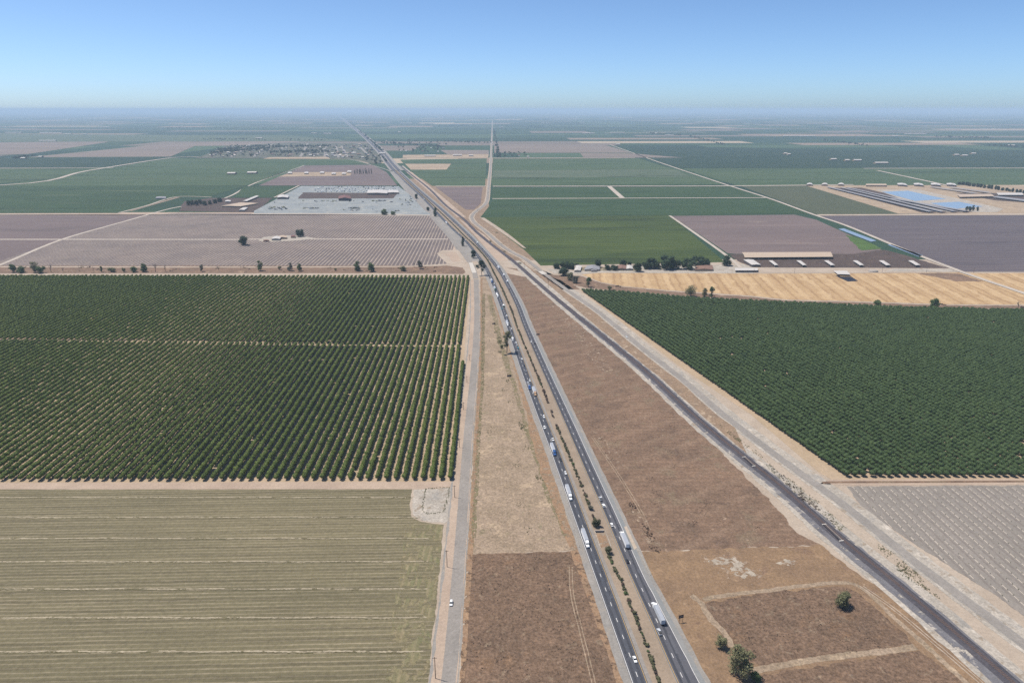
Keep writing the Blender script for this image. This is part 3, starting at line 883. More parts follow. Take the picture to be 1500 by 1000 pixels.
# far stretch of the highway corridor
far_c = wline([(581, 250), (572, 240), (553, 217), (528, 195), (509, 180.5), (494, 168)], 6)
ribbon('highway_corridor', far_c, 34, 38, 'gravel', 1.2)
ribbon('highway', offset(far_c, 12), 11, 8, 'asphalt_grey', 1.6)
ribbon('highway', offset(far_c, -10), 8, 10, 'asphalt_grey', 1.6)
ribbon('highway_corridor', wline([(700, 382), (672, 345), (640, 313), (610, 285), (580, 252)]), 30, 12, 'gravel', 0.10)
ribbon('highway_corridor', wline([(738, 382), (705, 345), (672, 313), (640, 285), (600, 252)]), 16, 10, 'pink_dirt', 0.11)
ribbon('highway_corridor', wline([(752, 382), (722, 352), (690, 322), (655, 290), (614, 255)]), 8, 26, 'brown_verge', 0.108)

# frontage road on the left
FR_L = [(640, 1090), (655, 1020), (661, 960), (668, 870), (674, 800), (679, 725), (685, 640), (693, 555), (698.5, 470), (697, 408)]
fr_l = hw(FR_L)
ribbon('dirt_shoulder', fr_l, 11, 5.5, 'gravel', 0.135, jitter=0.5)
ribbon('dirt_shoulder', fr_l, 9.5, 4.5, 'pink_dirt', 0.145, jitter=0.6)
ribbon('frontage_road', fr_l, 4.0, 4.2, 'asphalt_old', 0.18, jitter=0.12)
fr_l2 = smooth(resample(wline([(697, 408), (692.5, 390), (686, 381.6), (676, 368), (664, 354), (651, 339), (640, 326.6), (625, 309), (607, 290), (590, 266), (574, 252), (548, 243), (520, 235), (495, 231)], 8), 8), 6)
ribbon('frontage_road', fr_l2, 4.8, 4.8, 'asphalt_old', 0.25)

# frontage road on the right, with the long straight road it joins
FR_R = [(1600, 1015), (1495, 940), (1408, 874), (1336, 820), (1270, 766), (1218, 725), (1162, 686), (1116, 650.6), (1055, 604), (1001.7, 557), (943, 512), (908, 482), (873, 454), (848, 437), (820, 417), (792, 397)]
fr_r = hw(FR_R)
ribbon('dirt_shoulder', fr_r, 7.5, 13, 'bleached_dirt', 0.10, jitter=0.5)
ribbon('dirt_shoulder', fr_r, 4.4, 4.4, 'gravel', 0.125, jitter=0.4)
ribbon('frontage_road', fr_r, 3.3, 3.3, 'asphalt_old', 0.17, jitter=0.12)
fr_r2 = smooth(resample(wline([(792, 397), (768, 379), (750, 370), (735, 360), (722, 348.6), (708, 336.5), (695, 326), (691, 318), (696, 311), (709, 301), (714, 292), (716, 272), (718.5, 247), (719.5, 225), (720.3, 205), (721, 187), (721.3, 176)], 8), 8), 4)
ribbon('dirt_shoulder', fr_r2, 9, 8, 'pale_dirt', 0.5, jitter=0.5)
ribbon('frontage_road', fr_r2, 4.5, 4.5, 'asphalt_old', 0.9)
ribbon('ditch', offset(smooth(resample(wline([(690, 322), (720, 341), (752, 360), (778, 380)], 6), 8), 4), -22), 1.6, 1.6, 'slough', 0.3)
between('ditch_bank', [(703, 319), (735, 341), (766, 363)], [(709, 319), (742, 341), (771, 364)], 'pale_dirt', 0.4)

# ------------------------------------------------------------------ railway
RAIL = [(1600, 1100), (1477, 995), (1435, 958), (1375, 907), (1324, 863.5), (1279, 827.5), (1235, 792), (1202, 764), (1178, 742), (1145, 713), (1112, 687), (1085, 666), (1054, 641.5), (1021.8, 614), (1000, 594),
        (952, 549), (906, 511), (850, 466), (810, 433), (780, 407), (752, 382.5), (720, 358), (696, 338), (678, 320), (652, 300), (628, 276), (602, 255.5), (587, 243)]
rail = hw(RAIL)
ribbon('rail_verge', rail, lambda u: 15 - 9 * min(1, u * 1.6), 14, 'bleached_dirt', 0.105, jitter=0.9)
ribbon('rail_verge', [p for p in rail if p.y < 1000], lambda u: 11.0 - 5.0 * u, 6.5, 'ballast_grey', 0.13, jitter=0.7)
between('rail_verge', [(668, 318), (700, 338), (735, 362), (790, 405), (860, 466), (915, 511), (962, 549), (1010, 592), (1060, 636), (1095, 664)],
        [(684, 318), (716, 343), (745, 368), (812, 417), (864, 452), (900, 482), (935, 512), (993, 557), (1046, 604), (1075, 626)], 'brown_verge', 0.117, jitter=1.0)
def embankment():
    vs, fs = [], []
    n = len(rail)
    prof = [(-4.6, 0.12), (-2.6, 0.75), (2.6, 0.75), (4.6, 0.12)]
    for i, p in enumerate(rail):
        t = (rail[min(n - 1, i + 1)] - rail[max(0, i - 1)]).normalized()
        nl = Vector((-t.y, t.x, 0))
        for d, z in prof:
            j = rnd.uniform(-0.25, 0.25) if z < 0.3 else 0
            q = p + nl * (d + j)
            vs.append((q.x, q.y, z))
        if i:
            for k in range(3):
                a = (i - 1) * 4 + k
                fs.append((a, a + 1, a + 5, a + 4))
    me = bpy.data.meshes.new('track_bed')
    me.from_pydata(vs, [], fs)
    me.materials.append(M['ballast'])
    return me
rw = empty('railway_track', rail[0])
tag(rw, 'single railway track on dark ballast running beside the grey frontage road', 'railway')
def at_root(o, root):
    o.parent = root
    o.matrix_parent_inverse = Matrix.Translation(-Vector(root.location))
    return o
at_root(link_mesh('track_bed', embankment()), rw)
for s in (-0.72, 0.72):
    vs, fs = [], []
    pr = offset(rail, s)
    for i, p in enumerate(pr):
        for dx, dz in ((-0.09, 0.78), (-0.09, 0.98), (0.09, 0.98), (0.09, 0.78)):
            vs.append((p.x + dx, p.y, dz))
        if i:
            a = 4 * (i - 1)
            for k in range(3):
                fs.append((a + k, a + k + 1, a + k + 5, a + k + 4))
    me = bpy.data.meshes.new('rail')
    me.from_pydata(vs, [], fs)
    me.materials.append(M['rail'])
    at_root(link_mesh('rail', me), rw)
mb = MB()
for i, p in enumerate(resample(rail[:70], 1.2)):
    t = (rail[1] - rail[0]).normalized()
    nl = Vector((-t.y, t.x, 0)) * 1.3
    a, b = p + nl, p - nl
    w = t * 0.13
    mb.add([(q.x, q.y, z) for z in (0.74, 0.80) for q in (a - w, a + w, b + w, b - w)], [(4, 5, 6, 7), (0, 1, 5, 4), (1, 2, 6, 5), (2, 3, 7, 6), (3, 0, 4, 7)])
o = mb.build('sleepers', M['wood'])
o['kind'] = 'stuff'
at_root(o, rw)

# ------------------------------------------------------------------ water
def pond(px, z):
    o = field('pond', px, 'water', z)
    return o
pond([(1292, 281), (1330, 279.5), (1386, 291.5), (1340, 294.5)], 1.0)
pond([(1362, 297.5), (1405, 295.5), (1440, 302.5), (1398, 306)], 1.0)
pond([(1228, 335.5), (1236, 334.5), (1284, 352.5), (1276, 354)], 0.9)
pond([(1300, 358.5), (1306, 358), (1352, 374), (1346, 376)], 0.9)

# ------------------------------------------------------------------ trees
def ico(sub):
    bm = bmesh.new()
    bmesh.ops.create_icosphere(bm, subdivisions=sub, radius=1)
    v = [x.co.copy() for x in bm.verts]
    f = [tuple(y.index for y in x.verts) for x in bm.faces]
    bm.free()
    return v, f
ICO1, ICO2 = ico(1), ico(2)

def leaf_quads(mb, c, r, n, size, rg, flat=0.7):
    for _ in range(n):
        d = Vector((rg.gauss(0, 1), rg.gauss(0, 1), rg.gauss(0, 1))).normalized()
        p = c + Vector((d.x * r, d.y * r, d.z * r * flat)) * rg.uniform(0.55, 1.08)
        nrm = (d + Vector((rg.gauss(0, .6), rg.gauss(0, .6), rg.gauss(0.3, .6)))).normalized()
        u = nrm.orthogonal().normalized()
        w = nrm.cross(u)
        a = rg.uniform(0, 6.28)
        u, w = u * math.cos(a) + w * math.sin(a), w * math.cos(a) - u * math.sin(a)
        s = size * rg.uniform(0.6, 1.3)
        k = rg.uniform(0.5, 0.9)
        mb.add([p - u * s, p - w * s * k, p + u * s, p + w * s * k], [(0, 1, 2, 3)])

def orchard_crown(name, seed, wid, hei, z0, mat, quads=70, leaf=0.55, sx=1.0):
    """compact crown: an uneven lumpy core with leaf clumps standing out of it"""
    rg = random.Random(seed)
    mb = MB()
    v, f = ICO2
    lobes = [(Vector((rg.gauss(0, 1), rg.gauss(0, 1), rg.gauss(0.3, .7))).normalized(), rg.uniform(0.05, 0.24)) for _ in range(9)]
    def rad(d):
        r = 0.72
        for l, a in lobes:
            r += a * max(0, d.dot(l)) ** 4
        return r + rg.uniform(-0.07, 0.07)
    vs = []
    for d in v:
        r = rad(d)
        vs.append((d.x * r * wid / 2 * sx, d.y * r * wid / 2, z0 + hei / 2 + d.z * r * hei / 2))
    mb.add(vs, f)
    for _ in range(quads):
        d = Vector((rg.gauss(0, 1), rg.gauss(0, 1), rg.gauss(0.35, 0.8))).normalized()
        r = rad(d) * rg.uniform(0.9, 1.16)
        c = Vector((d.x * r * wid / 2 * sx, d.y * r * wid / 2, z0 + hei / 2 + d.z * r * hei / 2))
        leaf_quads(mb, c, 0.25, 1, leaf, rg)
    return mb.mesh(name, M[mat])

def trunk_mesh(name, h, r, seed=0, mat='bark', limbs=4, spread=0.9):
    rg = random.Random(seed)
    mb = MB()
    top = Vector((rg.uniform(-.1, .1) * h, rg.uniform(-.1, .1) * h, h * 0.55))
    mb.tube((0, 0, -0.1), top, r, r * 0.7, 7)
    for i in range(limbs):
        a = 6.28 * (i + rg.uniform(-.3, .3)) / max(1, limbs)
        e = top + Vector((math.cos(a) * h * 0.35 * spread, math.sin(a) * h * 0.35 * spread, h * rg.uniform(0.3, 0.5)))
        mb.tube(top - Vector((0, 0, r)), e, r * 0.5, r * 0.15, 5)
    return mb.mesh(name, M[mat])

ORCH = [orchard_crown('crown', 100 + i, 5.6, 5.0, 0.7, 'leaf_orchard', 90, 0.42, 0.76) for i in range(7)]
DENS = [orchard_crown('crown', 200 + i, 5.4, 4.8, 1.0, 'leaf_dense', 100, 0.4) for i in range(7)]
ORCH_TRUNK = trunk_mesh('trunk', 2.6, 0.17, 3)

ROAD_EDGE = None
def tree_instancer(name, pts, protos, label_kind='stuff', smin=0.85, smax=1.15, turn=6.283):
    """one object for the trees of an orchard that are too many to keep singly"""
    col = bpy.data.collections.new(name + '_prototypes')
    for k, me in enumerate(protos):
        po = bpy.data.objects.new(name + '_prototype', me)
        col.objects.link(po)
    me = bpy.data.meshes.new(name)
    me.from_pydata(pts, [], [])
    o = link_mesh(name, me)
    ng = bpy.data.node_groups.new(name, 'GeometryNodeTree')
    ng.interface.new_socket('Geometry', in_out='INPUT', socket_type='NodeSocketGeometry')
    ng.interface.new_socket('Geometry', in_out='OUTPUT', socket_type='NodeSocketGeometry')
    N = ng.nodes
    gi, go = N.new('NodeGroupInput'), N.new('NodeGroupOutput')
    iop = N.new('GeometryNodeInstanceOnPoints')
    ci = N.new('GeometryNodeCollectionInfo')
    ci.inputs['Collection'].default_value = col
    ci.inputs['Separate Children'].default_value = True
    ci.inputs['Reset Children'].default_value = True
    rr = N.new('FunctionNodeRandomValue')
    rr.data_type = 'FLOAT_VECTOR'
    rr.inputs[0].default_value = (0, 0, 0)
    rr.inputs[1].default_value = (0, 0, turn)
    rs = N.new('FunctionNodeRandomValue')
    rs.data_type = 'FLOAT_VECTOR'
    rs.inputs[0].default_value = (smin, smin, smin)
    rs.inputs[1].default_value = (smax, smax, smax)
    rs.inputs['Seed'].default_value = 5
    iop.inputs['Pick Instance'].default_value = True
    L = ng.links
    L.new(gi.outputs[0], iop.inputs['Points'])
    L.new(ci.outputs[0], iop.inputs['Instance'])
    L.new(rr.outputs[0], iop.inputs['Rotation'])
    L.new(rs.outputs[0], iop.inputs['Scale'])
    L.new(iop.outputs[0], go.inputs[0])
    md = o.modifiers.new('scatter', 'NODES')
    md.node_group = ng
    o['kind'] = 'stuff'
    return o

def inside(poly, x, y):
    c = False
    n = len(poly)
    for i in range(n):
        a, b = poly[i], poly[(i + 1) % n]
        if (a.y > y) != (b.y > y) and x < (b.x - a.x) * (y - a.y) / (b.y - a.y) + a.x:
            c = not c
    return c

def in_frame(x, y, pad=25):
    d = Vector((x, y, 3.0)) - Vector((0, 0, CAM_H))
    zc = d.dot(_fw)
    if zc <= 1:
        return False
    px, py = 750 + FPX * d.dot(_rt) / zc, 500 - FPX * d.dot(_up) / zc
    return -pad < px < 1500 + pad and py < 1000 + pad

def plant_orchard(poly_px, row, step, protos, nsolo, mat_name, where, name, group, alley=None, skip=0.004, origin=None, smin=0.85, smax=1.15, jit=0.25, turn=6.283, ang=90.0, side=1, stagger=False):
    poly = [P(x, y) for x, y in poly_px]
    d = Vector((math.cos(R(ang)), math.sin(R(ang)), 0))      # along the rows, away from the camera
    e_ = Vector((d.y, -d.x, 0)) * side                       # across the rows
    ss, ts = [p.dot(d) for p in poly], [p.dot(e_) for p in poly]
    t = origin.dot(e_)
    k = 0
    allp = []
    while t < max(ts):
        q = min(ss)
        while q < max(ss):
            c = d * q + e_ * t
            if inside(poly, c.x, c.y):
                break
            q += 0.4
        q += 1.2 + (step / 2 if stagger and k % 2 else 0)
        i = 0
        while q < max(ss):
            c = d * q + e_ * t
            x, y = c.x, c.y
            if inside(poly, x, y) and in_frame(x, y) and not (alley and abs(y - alley(x)) < 3.6):
                i += 1
                if rnd.random() > skip:
                    allp.append((y, k, i, x + rnd.uniform(-jit, jit), y + rnd.uniform(-jit, jit)))
            q += step
        t += row
        k += 1
    allp.sort()
    solo, rest = allp[:nsolo], allp[nsolo:]
    first_row = {}
    for j, (yy, k, i, x, y) in enumerate(solo):
        e = empty(name, (x, y, 0.1), rnd.uniform(0, turn), rnd.uniform(smin, smax))
        tag(e, where(k, i), 'orchard tree', group)
        link_mesh('trunk', ORCH_TRUNK, None, e)
        link_mesh('crown', protos[j % len(protos)], None, e)
    tree_instancer(name + '_mass', [(x, y, 0.1) for _, _, _, x, y in rest], protos, smin=smin, smax=smax, turn=turn)
    return len(allp)

LO = [(-500, 405.5), (688, 406.5), (683, 470), (664.5, 703), (-700, 706)]
al_a, al_b = P(0, 500), P(690, 507)
alley_l = lambda x: al_a.y + (al_b.y - al_a.y) * (x - al_a.x) / (al_b.x - al_a.x)
x_right = P(661, 690).x
n1 = plant_orchard(LO, 7.8, 3.0, ORCH, 290, 'leaf_orchard',
                   lambda k, i: 'orchard tree, %s from the hay field, in the %s row from the road' % (ordn(i), ordn(k + 1)),
                   'row_orchard_tree', 'trees at the near end of the orchard rows above the mown field', alley_l, origin=Vector((x_right, 0, 0)), side=-1, smin=0.84, smax=1.1, jit=0.2, skip=0.004, turn=0.5)
RO = [(852, 426), (905, 429), (1020, 438.5), (1150, 445), (1330, 452.5), (1500, 456), (2300, 464), (2300, 698.5), (1500, 698.5), (1216, 698.5), (1203, 690), (1102, 604), (1003, 537)]
n2 = plant_orchard(RO, 6.9, 4.5, DENS, 290, 'leaf_dense',
                   lambda k, i: 'dense dark orchard tree, %s from the near end, in the %s row from the road' % (ordn(i), ordn(k + 1)),
                   'dense_orchard_tree', 'trees at the near end of the dense dark orchard', None, origin=P(1104, 602), smin=0.93, smax=1.12, jit=0.25, skip=0.004, ang=103.0)
print('orchard trees', n1, n2)

# young orchard bottom right: pale strips between saplings, and the saplings
def young_orchard():
    poly = [P(x, y) for x, y in [(1246, 714), (1500, 712), (2000, 711), (2000, 1060), (1700, 1060), (1560, 950), (1500, 902), (1460, 872), (1400, 835), (1330, 790), (1290, 763), (1266, 744)]]
    mb, pts = MB(), []
    x = P(1250, 714).x
    xmax = max(p.x for p in poly)
    while x < xmax:
        y = min(p.y for p in poly)
        while y < max(p.y for p in poly):
            if inside(poly, x, y) and inside(poly, x - 0.5, y - 3) and in_frame(x, y, 10):
                L = rnd.uniform(3.4, 4.9)
                w = rnd.uniform(0.22, 0.36)
                a = rnd.uniform(-0.2, 0.2)
                q = [(x - w, y - L / 2), (x + w, y - L / 2 + a), (x + w, y + L / 2), (x - w, y + L / 2 + a)]
                if rnd.random() < 0.85:
                    mb.add([(u, v, 0.13) for u, v in q], [(0, 1, 2, 3)])
                pts.append((x, y + 2.75, 0.1))
            y += 5.5
        x += 7.4
    o = mb.build('bare_strips', M['strip'])
    o['kind'] = 'stuff'
    v, f = ICO1
    rg = random.Random(5)
    sm = MB()
    sm.add([(d.x * .55 * rg.uniform(.7, 1.2), d.y * .55 * rg.uniform(.7, 1.2), 1.0 + d.z * .8 * rg.uniform(.8, 1.1)) for d in v], f)
    leaf_quads(sm, Vector((0, 0, 1.0)), 0.6, 14, 0.25, rg, 1.2)
    sm.tube((0, 0, 0), (0, 0, 1), 0.06, 0.04, 4)
    tree_instancer('saplings', pts, [sm.mesh('sapling', M['leaf_olive'])], smin=0.25, smax=0.5)
young_orchard()

# single trees
def make_tree(name, px, py, hpx, wpx, leaf, label, cat='tree', style='round', group=None, seed=None, parts=True):
    rg = random.Random(seed if seed is not None else int(px * 13 + py * 7))
    h = hgt(px, py, hpx)
    w = wpx * mpp(px, py)
    base = P(px, py, 0.1)
    e = empty(name, base, 0)
    tag(e, label, cat, group)
    tr, cr = MB(), MB()
    q = max(0.28, min(0.9, w / 14))
    def limb(a, b, r0, r1):
        tr.tube(a, b, r0, r1, 6)
    r = max(0.14, h * 0.022)
    if style == 'dead':
        limb((0, 0, -0.2), (0, 0, h * 0.5), r * 1.3, r)
        for i in range(7):
            a = rg.uniform(0, 6.28)
            z = h * rg.uniform(0.3, 0.55)
            m_ = Vector((math.cos(a) * w * .25, math.sin(a) * w * .25, z + h * rg.uniform(.1, .25)))
            limb((0, 0, z), m_, r * .7, r * .4)
            for _ in range(3):
                limb(m_, m_ + Vector((rg.gauss(0, w * .2), rg.gauss(0, w * .2), h * rg.uniform(.1, .3))), r * .4, r * .12)
        tr.build('trunk', M['dead_wood'], e)
        mb = MB()
        for _ in range(14):
            leaf_quads(mb, Vector((rg.gauss(0, w * .22), rg.gauss(0, w * .22), h * rg.uniform(.5, .9))), w * .08, 3, q * .35, rg)
        mb.build('crown', M['leaf_brown'], e)
        return e
    if style == 'column':
        z0, blobs = h * 0.06, [(Vector((rg.gauss(0, w * .08), rg.gauss(0, w * .08), h * t)), w * .5 * math.sin(math.pi * min(1, 0.18 + t * 0.8)) ** 0.7) for t in [i / 11 for i in range(1, 11)]]
        limb((0, 0, -0.2), (0, 0, h * .8), r, r * .3)
    elif style == 'tall':
        z0, blobs = h * 0.3, []
        top = Vector((w * rg.uniform(-.1, .1), 0, h * .75))
        limb((0, 0, -0.2), top, r * .9, r * .35)
        for _ in range(17):
            t = rg.uniform(0.32, 0.98)
            rr = w * .42 * (1.05 - abs(t - .62))
            c = Vector((rg.gauss(0, rr * .55), rg.gauss(0, rr * .55), h * t))
            blobs.append((c, w * rg.uniform(.2, .33)))
            limb(Vector((0, 0, h * (t - .16))), c, r * .35, r * .1)
    elif style == 'bush':
        blobs = []
        for _ in range(13):
            a = rg.uniform(0, 6.28)
            d = w * .34 * math.sqrt(rg.random())
            blobs.append((Vector((math.cos(a) * d, math.sin(a) * d, h * rg.uniform(.22, .72))), w * rg.uniform(.2, .3)))
            limb((0, 0, -0.1), blobs[-1][0], r * .45, r * .15)
    else:
        blobs = []
        fork = Vector((0, 0, h * .14))
        limb((0, 0, -0.2), fork, r * 1.1, r * .8)
        nb = 24 if style == 'round' else 19
        for _ in range(nb):
            a = rg.uniform(0, 6.28)
            t = rg.uniform(.14, .84)
            env = math.sqrt(max(0.08, 1 - ((t - .42) / .52) ** 2))
            d = w * .36 * env * math.sqrt(rg.random())
            c = Vector((math.cos(a) * d, math.sin(a) * d, h * t))
            blobs.append((c, (w if w < h * 1.3 else h * 1.3) * (rg.uniform(.19, .30) if style == 'round' else rg.uniform(.16, .26))))
            limb(fork, c, r * .4, r * .12)
    v, f = ICO1
    for c, br in blobs:
        if style != 'open':
            s = 0.62
            cr.add([c + Vector((d.x, d.y, d.z * .85)) * br * s * rg.uniform(.75, 1.1) for d in v], f)
        nq = int(min(120, max(26, 30 * (br / max(q, .3)) ** 1.3)))
        if style == 'open':
            nq = int(nq * 1.1)
        leaf_quads(cr, c, br, nq, q * .62, rg, 0.85)
    tr.build('trunk', M['bark'], e)
    cr.build('crown', M[leaf], e)
    return e

T = [  # px, py, height px, width px, leaves, style, name, label
    (19.6, 399, 13, 9, 'leaf_green', 'round', 'slough_tree', 'small round green tree, leftmost in the slough line'),
    (31, 399.5, 10.5, 14, 'leaf_green', 'bush', 'shrub', 'wide green shrub touching the leftmost slough tree'),
    (51.6, 399, 19, 12, 'leaf_olive', 'open', 'slough_tree', 'umbrella-shaped olive tree on a bare stem at the slough'),
    (60, 399.5, 11, 14, 'leaf_green', 'bush', 'shrub', 'rounded green shrub right of the umbrella-shaped tree'),
    (75, 399, 12.5, 6, 'leaf_brown', 'dead', 'dead_tree', 'dead twisted snag right of the rounded slough shrubs'),
    (92.4, 398.5, 8, 5, 'leaf_brown', 'dead', 'dead_tree', 'short dead snag, second along the slough from the left'),
    (149, 398.5, 10, 5, 'leaf_green', 'open', 'slough_tree', 'slim little green tree alone on the slough bank'),
    (164, 398.5, 7, 11, 'leaf_olive', 'bush', 'shrub', 'low spreading olive shrub beside the slim slough tree'),
    (182, 398.5, 8, 6, 'leaf_olive', 'bush', 'shrub', 'small upright olive shrub midway along the left slough'),
    (197, 398.5, 10, 10, 'leaf_green', 'bush', 'shrub', 'dense green shrub just left of a taller slough tree'),
    (211.4, 398, 13, 9, 'leaf_green', 'round', 'slough_tree', 'round green tree beside two dead snags on the slough'),
    (228, 398.5, 14, 7, 'leaf_brown', 'dead', 'dead_tree', 'tallest dead snag on the slough, bare and forked'),
    (242.6, 398, 10, 5, 'leaf_brown', 'dead', 'dead_tree', 'leaning dead snag right of the tallest snag'),
    (296, 397.5, 12, 6, 'leaf_grey', 'open', 'slough_tree', 'thin greyish tree standing alone on the slough bank'),
    (320, 396.5, 8, 6, 'leaf_brown', 'dead', 'dead_tree', 'small grey bare shrub left of the tall slough tree'),
    (381.3, 396.5, 16, 9, 'leaf_green', 'open', 'slough_tree', 'tall narrow slough tree with pale green top'),
    (410, 395, 6, 5, 'leaf_olive', 'bush', 'shrub', 'tiny olive shrub between two slough trees'),
    (424.8, 396.5, 13, 8, 'leaf_grey', 'open', 'slough_tree', 'grey-leaved slough tree paired with a bright green one'),
    (438.7, 397, 12.5, 8, 'leaf_green', 'open', 'slough_tree', 'bright green slough tree right of the grey-leaved one'),
    (524, 396.5, 15, 10, 'leaf_green', 'round', 'slough_tree', 'round-headed green slough tree with a dark shadow'),
    (544, 397.5, 14, 11, 'leaf_green', 'round', 'slough_tree', 'fuller green slough tree right of the round-headed one'),
    (491.5, 396.5, 5, 4, 'leaf_olive', 'bush', 'shrub', 'little olive shrub left of the round-headed slough tree'),
    (591.5, 396.5, 8, 11, 'leaf_olive', 'bush', 'shrub', 'broad low shrub on the slough towards the bridge'),
    (606.7, 392, 8, 4, 'leaf_brown', 'dead', 'dead_tree', 'thin bare snag on the slough nearest the bridge'),
    (615.5, 393.5, 14, 8, 'leaf_grey', 'open', 'slough_tree', 'grey-green slough tree nearest the frontage road bridge'),
    (357, 359, 14, 16, 'leaf_dark', 'round', 'field_tree', 'big dark round tree standing in the purple field'),
    (440, 346.5, 12, 12.5, 'leaf_dark', 'round', 'field_tree', 'dark round tree on a short trunk beside the little farmyard'),
    (678, 360.5, 14.5, 6, 'leaf_dark', 'column', 'roadside_tree', 'dark narrow columnar tree beside the highway'),
    (693.4, 378, 13.5, 8.5, 'leaf_dark', 'round', 'roadside_tree', 'dark rounded tree beside the highway, middle of three'),
    (705.5, 403, 21, 11, 'leaf_dark', 'tall', 'roadside_tree', 'largest dark ragged tree at the highway bridge'),
    (610, 291.5, 8, 5, 'leaf_dark', 'round', 'roadside_tree', 'far dark roadside tree by the equipment yard corner'),
    (627, 308.5, 6, 5, 'leaf_dark', 'round', 'roadside_tree', 'small dark roadside tree between two taller ones'),
    (637.4, 317, 13, 7, 'leaf_dark', 'column', 'roadside_tree', 'tall dark roadside tree level with the yard corner'),
    (742.5, 516.8, 31, 12.5, 'leaf_olive', 'tall', 'eucalyptus_tree', 'tall ragged olive tree casting its shadow across the highway shoulder'),
    (735, 510, 6, 5, 'leaf_olive', 'bush', 'shrub', 'small olive shrub left of the tall ragged highway tree'),
    (563, 314.5, 8, 10, 'leaf_green', 'round', 'yard_tree', 'larger of two round green trees below the yard'),
    (575, 315, 6, 9, 'leaf_green', 'bush', 'yard_tree', 'smaller of two round green trees below the yard'),
    (825, 403.5, 11, 13, 'leaf_dark', 'round', 'farm_tree', 'dark broad tree at the left end of the farmhouses'),
    (815, 393, 7.5, 12, 'leaf_dark', 'bush', 'farm_tree', 'dark low tree clump leftmost behind the farmhouses'),
    (828, 393, 9, 17, 'leaf_dark', 'round', 'farm_tree', 'dark wide tree clump behind the leftmost farm tree'),
    (837, 394, 8, 9, 'leaf_dark', 'round', 'farm_tree', 'dark tree just left of the white farm shed'),
    (845, 390.5, 5, 5, 'leaf_dark', 'bush', 'farm_tree', 'small dark tree on the green field edge left of the grey roof'),
    (875, 391, 9.5, 9, 'leaf_dark', 'round', 'farm_tree', 'dark round tree directly behind the grey-roofed farmhouse'),
    (890, 395.5, 8, 8.5, 'leaf_dark', 'bush', 'farm_tree', 'dark rounded tree right of the grey-roofed farmhouse'),
    (899, 395.5, 8.5, 11, 'leaf_dark', 'bush', 'farm_tree', 'dark spreading tree left of the tan farmhouse'),
    (913, 389, 7, 9, 'leaf_dark', 'round', 'farm_tree', 'dark tree behind the tan farmhouse'),
    (922, 388.5, 5, 6, 'leaf_dark', 'bush', 'farm_tree', 'little dark tree behind the white farm garage'),
    (933, 397.5, 12, 12, 'leaf_dark', 'round', 'farm_tree', 'dark full tree right of the white garage beside the lane'),
    (944, 390, 6, 7, 'leaf_dark', 'bush', 'farm_tree', 'low dark tree at the lane entrance beside the big clump'),
    (955, 393, 14, 15, 'leaf_dark', 'round', 'farm_tree', 'dark tall tree at the left of the big farm clump'),
    (977, 394, 18, 24, 'leaf_dark', 'round', 'farm_tree', 'largest dark tree of the farm clump in the middle'),
    (963, 394, 9, 10, 'leaf_dark', 'round', 'farm_tree', 'dark lower tree between two big farm trees'),
    (1008, 394, 14, 22, 'leaf_dark', 'round', 'farm_tree', 'wide dark tree right of the largest farm tree'),
    (1022, 389, 12, 27, 'leaf_dark', 'round', 'farm_tree', 'broad dark tree at the right end of the farm clump'),
    (1065, 389, 14, 13, 'leaf_dark', 'round', 'farm_tree', 'lone dark round tree beside the long beige barn'),
    (990, 394, 13, 15, 'leaf_dark', 'round', 'farm_tree', 'dark tree filling the gap right of the largest farm tree'),
    (1034, 390, 10, 12, 'leaf_dark', 'round', 'farm_tree', 'dark tree at the far right end of the farm clump'),
    (947, 394, 9, 9, 'leaf_dark', 'round', 'farm_tree', 'dark low tree at the lane side of the big farm clump'),
    (835, 410.5, 13.5, 12, 'leaf_olive', 'open', 'slough_tree', 'pale olive tree below the farmhouses by the slough'),
    (843, 414.5, 12.5, 10, 'leaf_grey', 'open', 'slough_tree', 'greyish thin tree right of the pale olive tree'),
    (862, 420.5, 15.5, 9.5, 'leaf_green', 'open', 'slough_tree', 'slender green tree at the corner of the golden field'),
    (893, 425, 8, 7, 'leaf_olive', 'bush', 'shrub', 'small olive shrub on the bank above the dark orchard'),
    (1011, 434, 17, 18, 'leaf_olive', 'open', 'slough_tree', 'big airy olive tree between golden field and dark orchard'),
    (1032, 434.5, 14, 9, 'leaf_olive', 'open', 'slough_tree', 'short airy tree, middle of three above the dark orchard'),
    (1042, 435.5, 18, 8.5, 'leaf_green', 'open', 'slough_tree', 'tall narrow tree, right of three above the dark orchard'),
    (1285, 448, 10.5, 11, 'leaf_green', 'bush', 'slough_tree', 'rounded dark green tree below the golden field'),
    (1368, 451, 14.5, 13, 'leaf_green', 'round', 'slough_tree', 'bright green tree below the golden field at right'),
    (1490.6, 453, 14, 9, 'leaf_brown', 'dead', 'dead_tree', 'bare dead tree at the right edge below the golden field'),
    (1055.5, 949, 20, 17, 'leaf_olive', 'bush', 'shrub', 'dark olive bush beside the highway at bottom right'),
    (1084, 991, 48, 40, 'leaf_olive', 'open', 'dry_field_tree', 'largest olive tree at the bottom edge beside the highway'),
    (1106, 998, 14, 16, 'leaf_green', 'bush', 'shrub', 'green bush at the foot of the largest bottom tree'),
    (1232.5, 887.5, 24, 25, 'leaf_olive', 'bush', 'dry_field_tree', 'lone rounded bush tree in the brown dry field'),
]
for px, py, hp, wp, leaf, style, name, label in T:
    if name == 'farm_tree':
        hp, wp = hp * 1.12, wp * 1.22
    make_tree(name, px, py, hp, wp, leaf, label, 'shrub' if name == 'shrub' else ('dead tree' if name == 'dead_tree' else 'tree'), style)
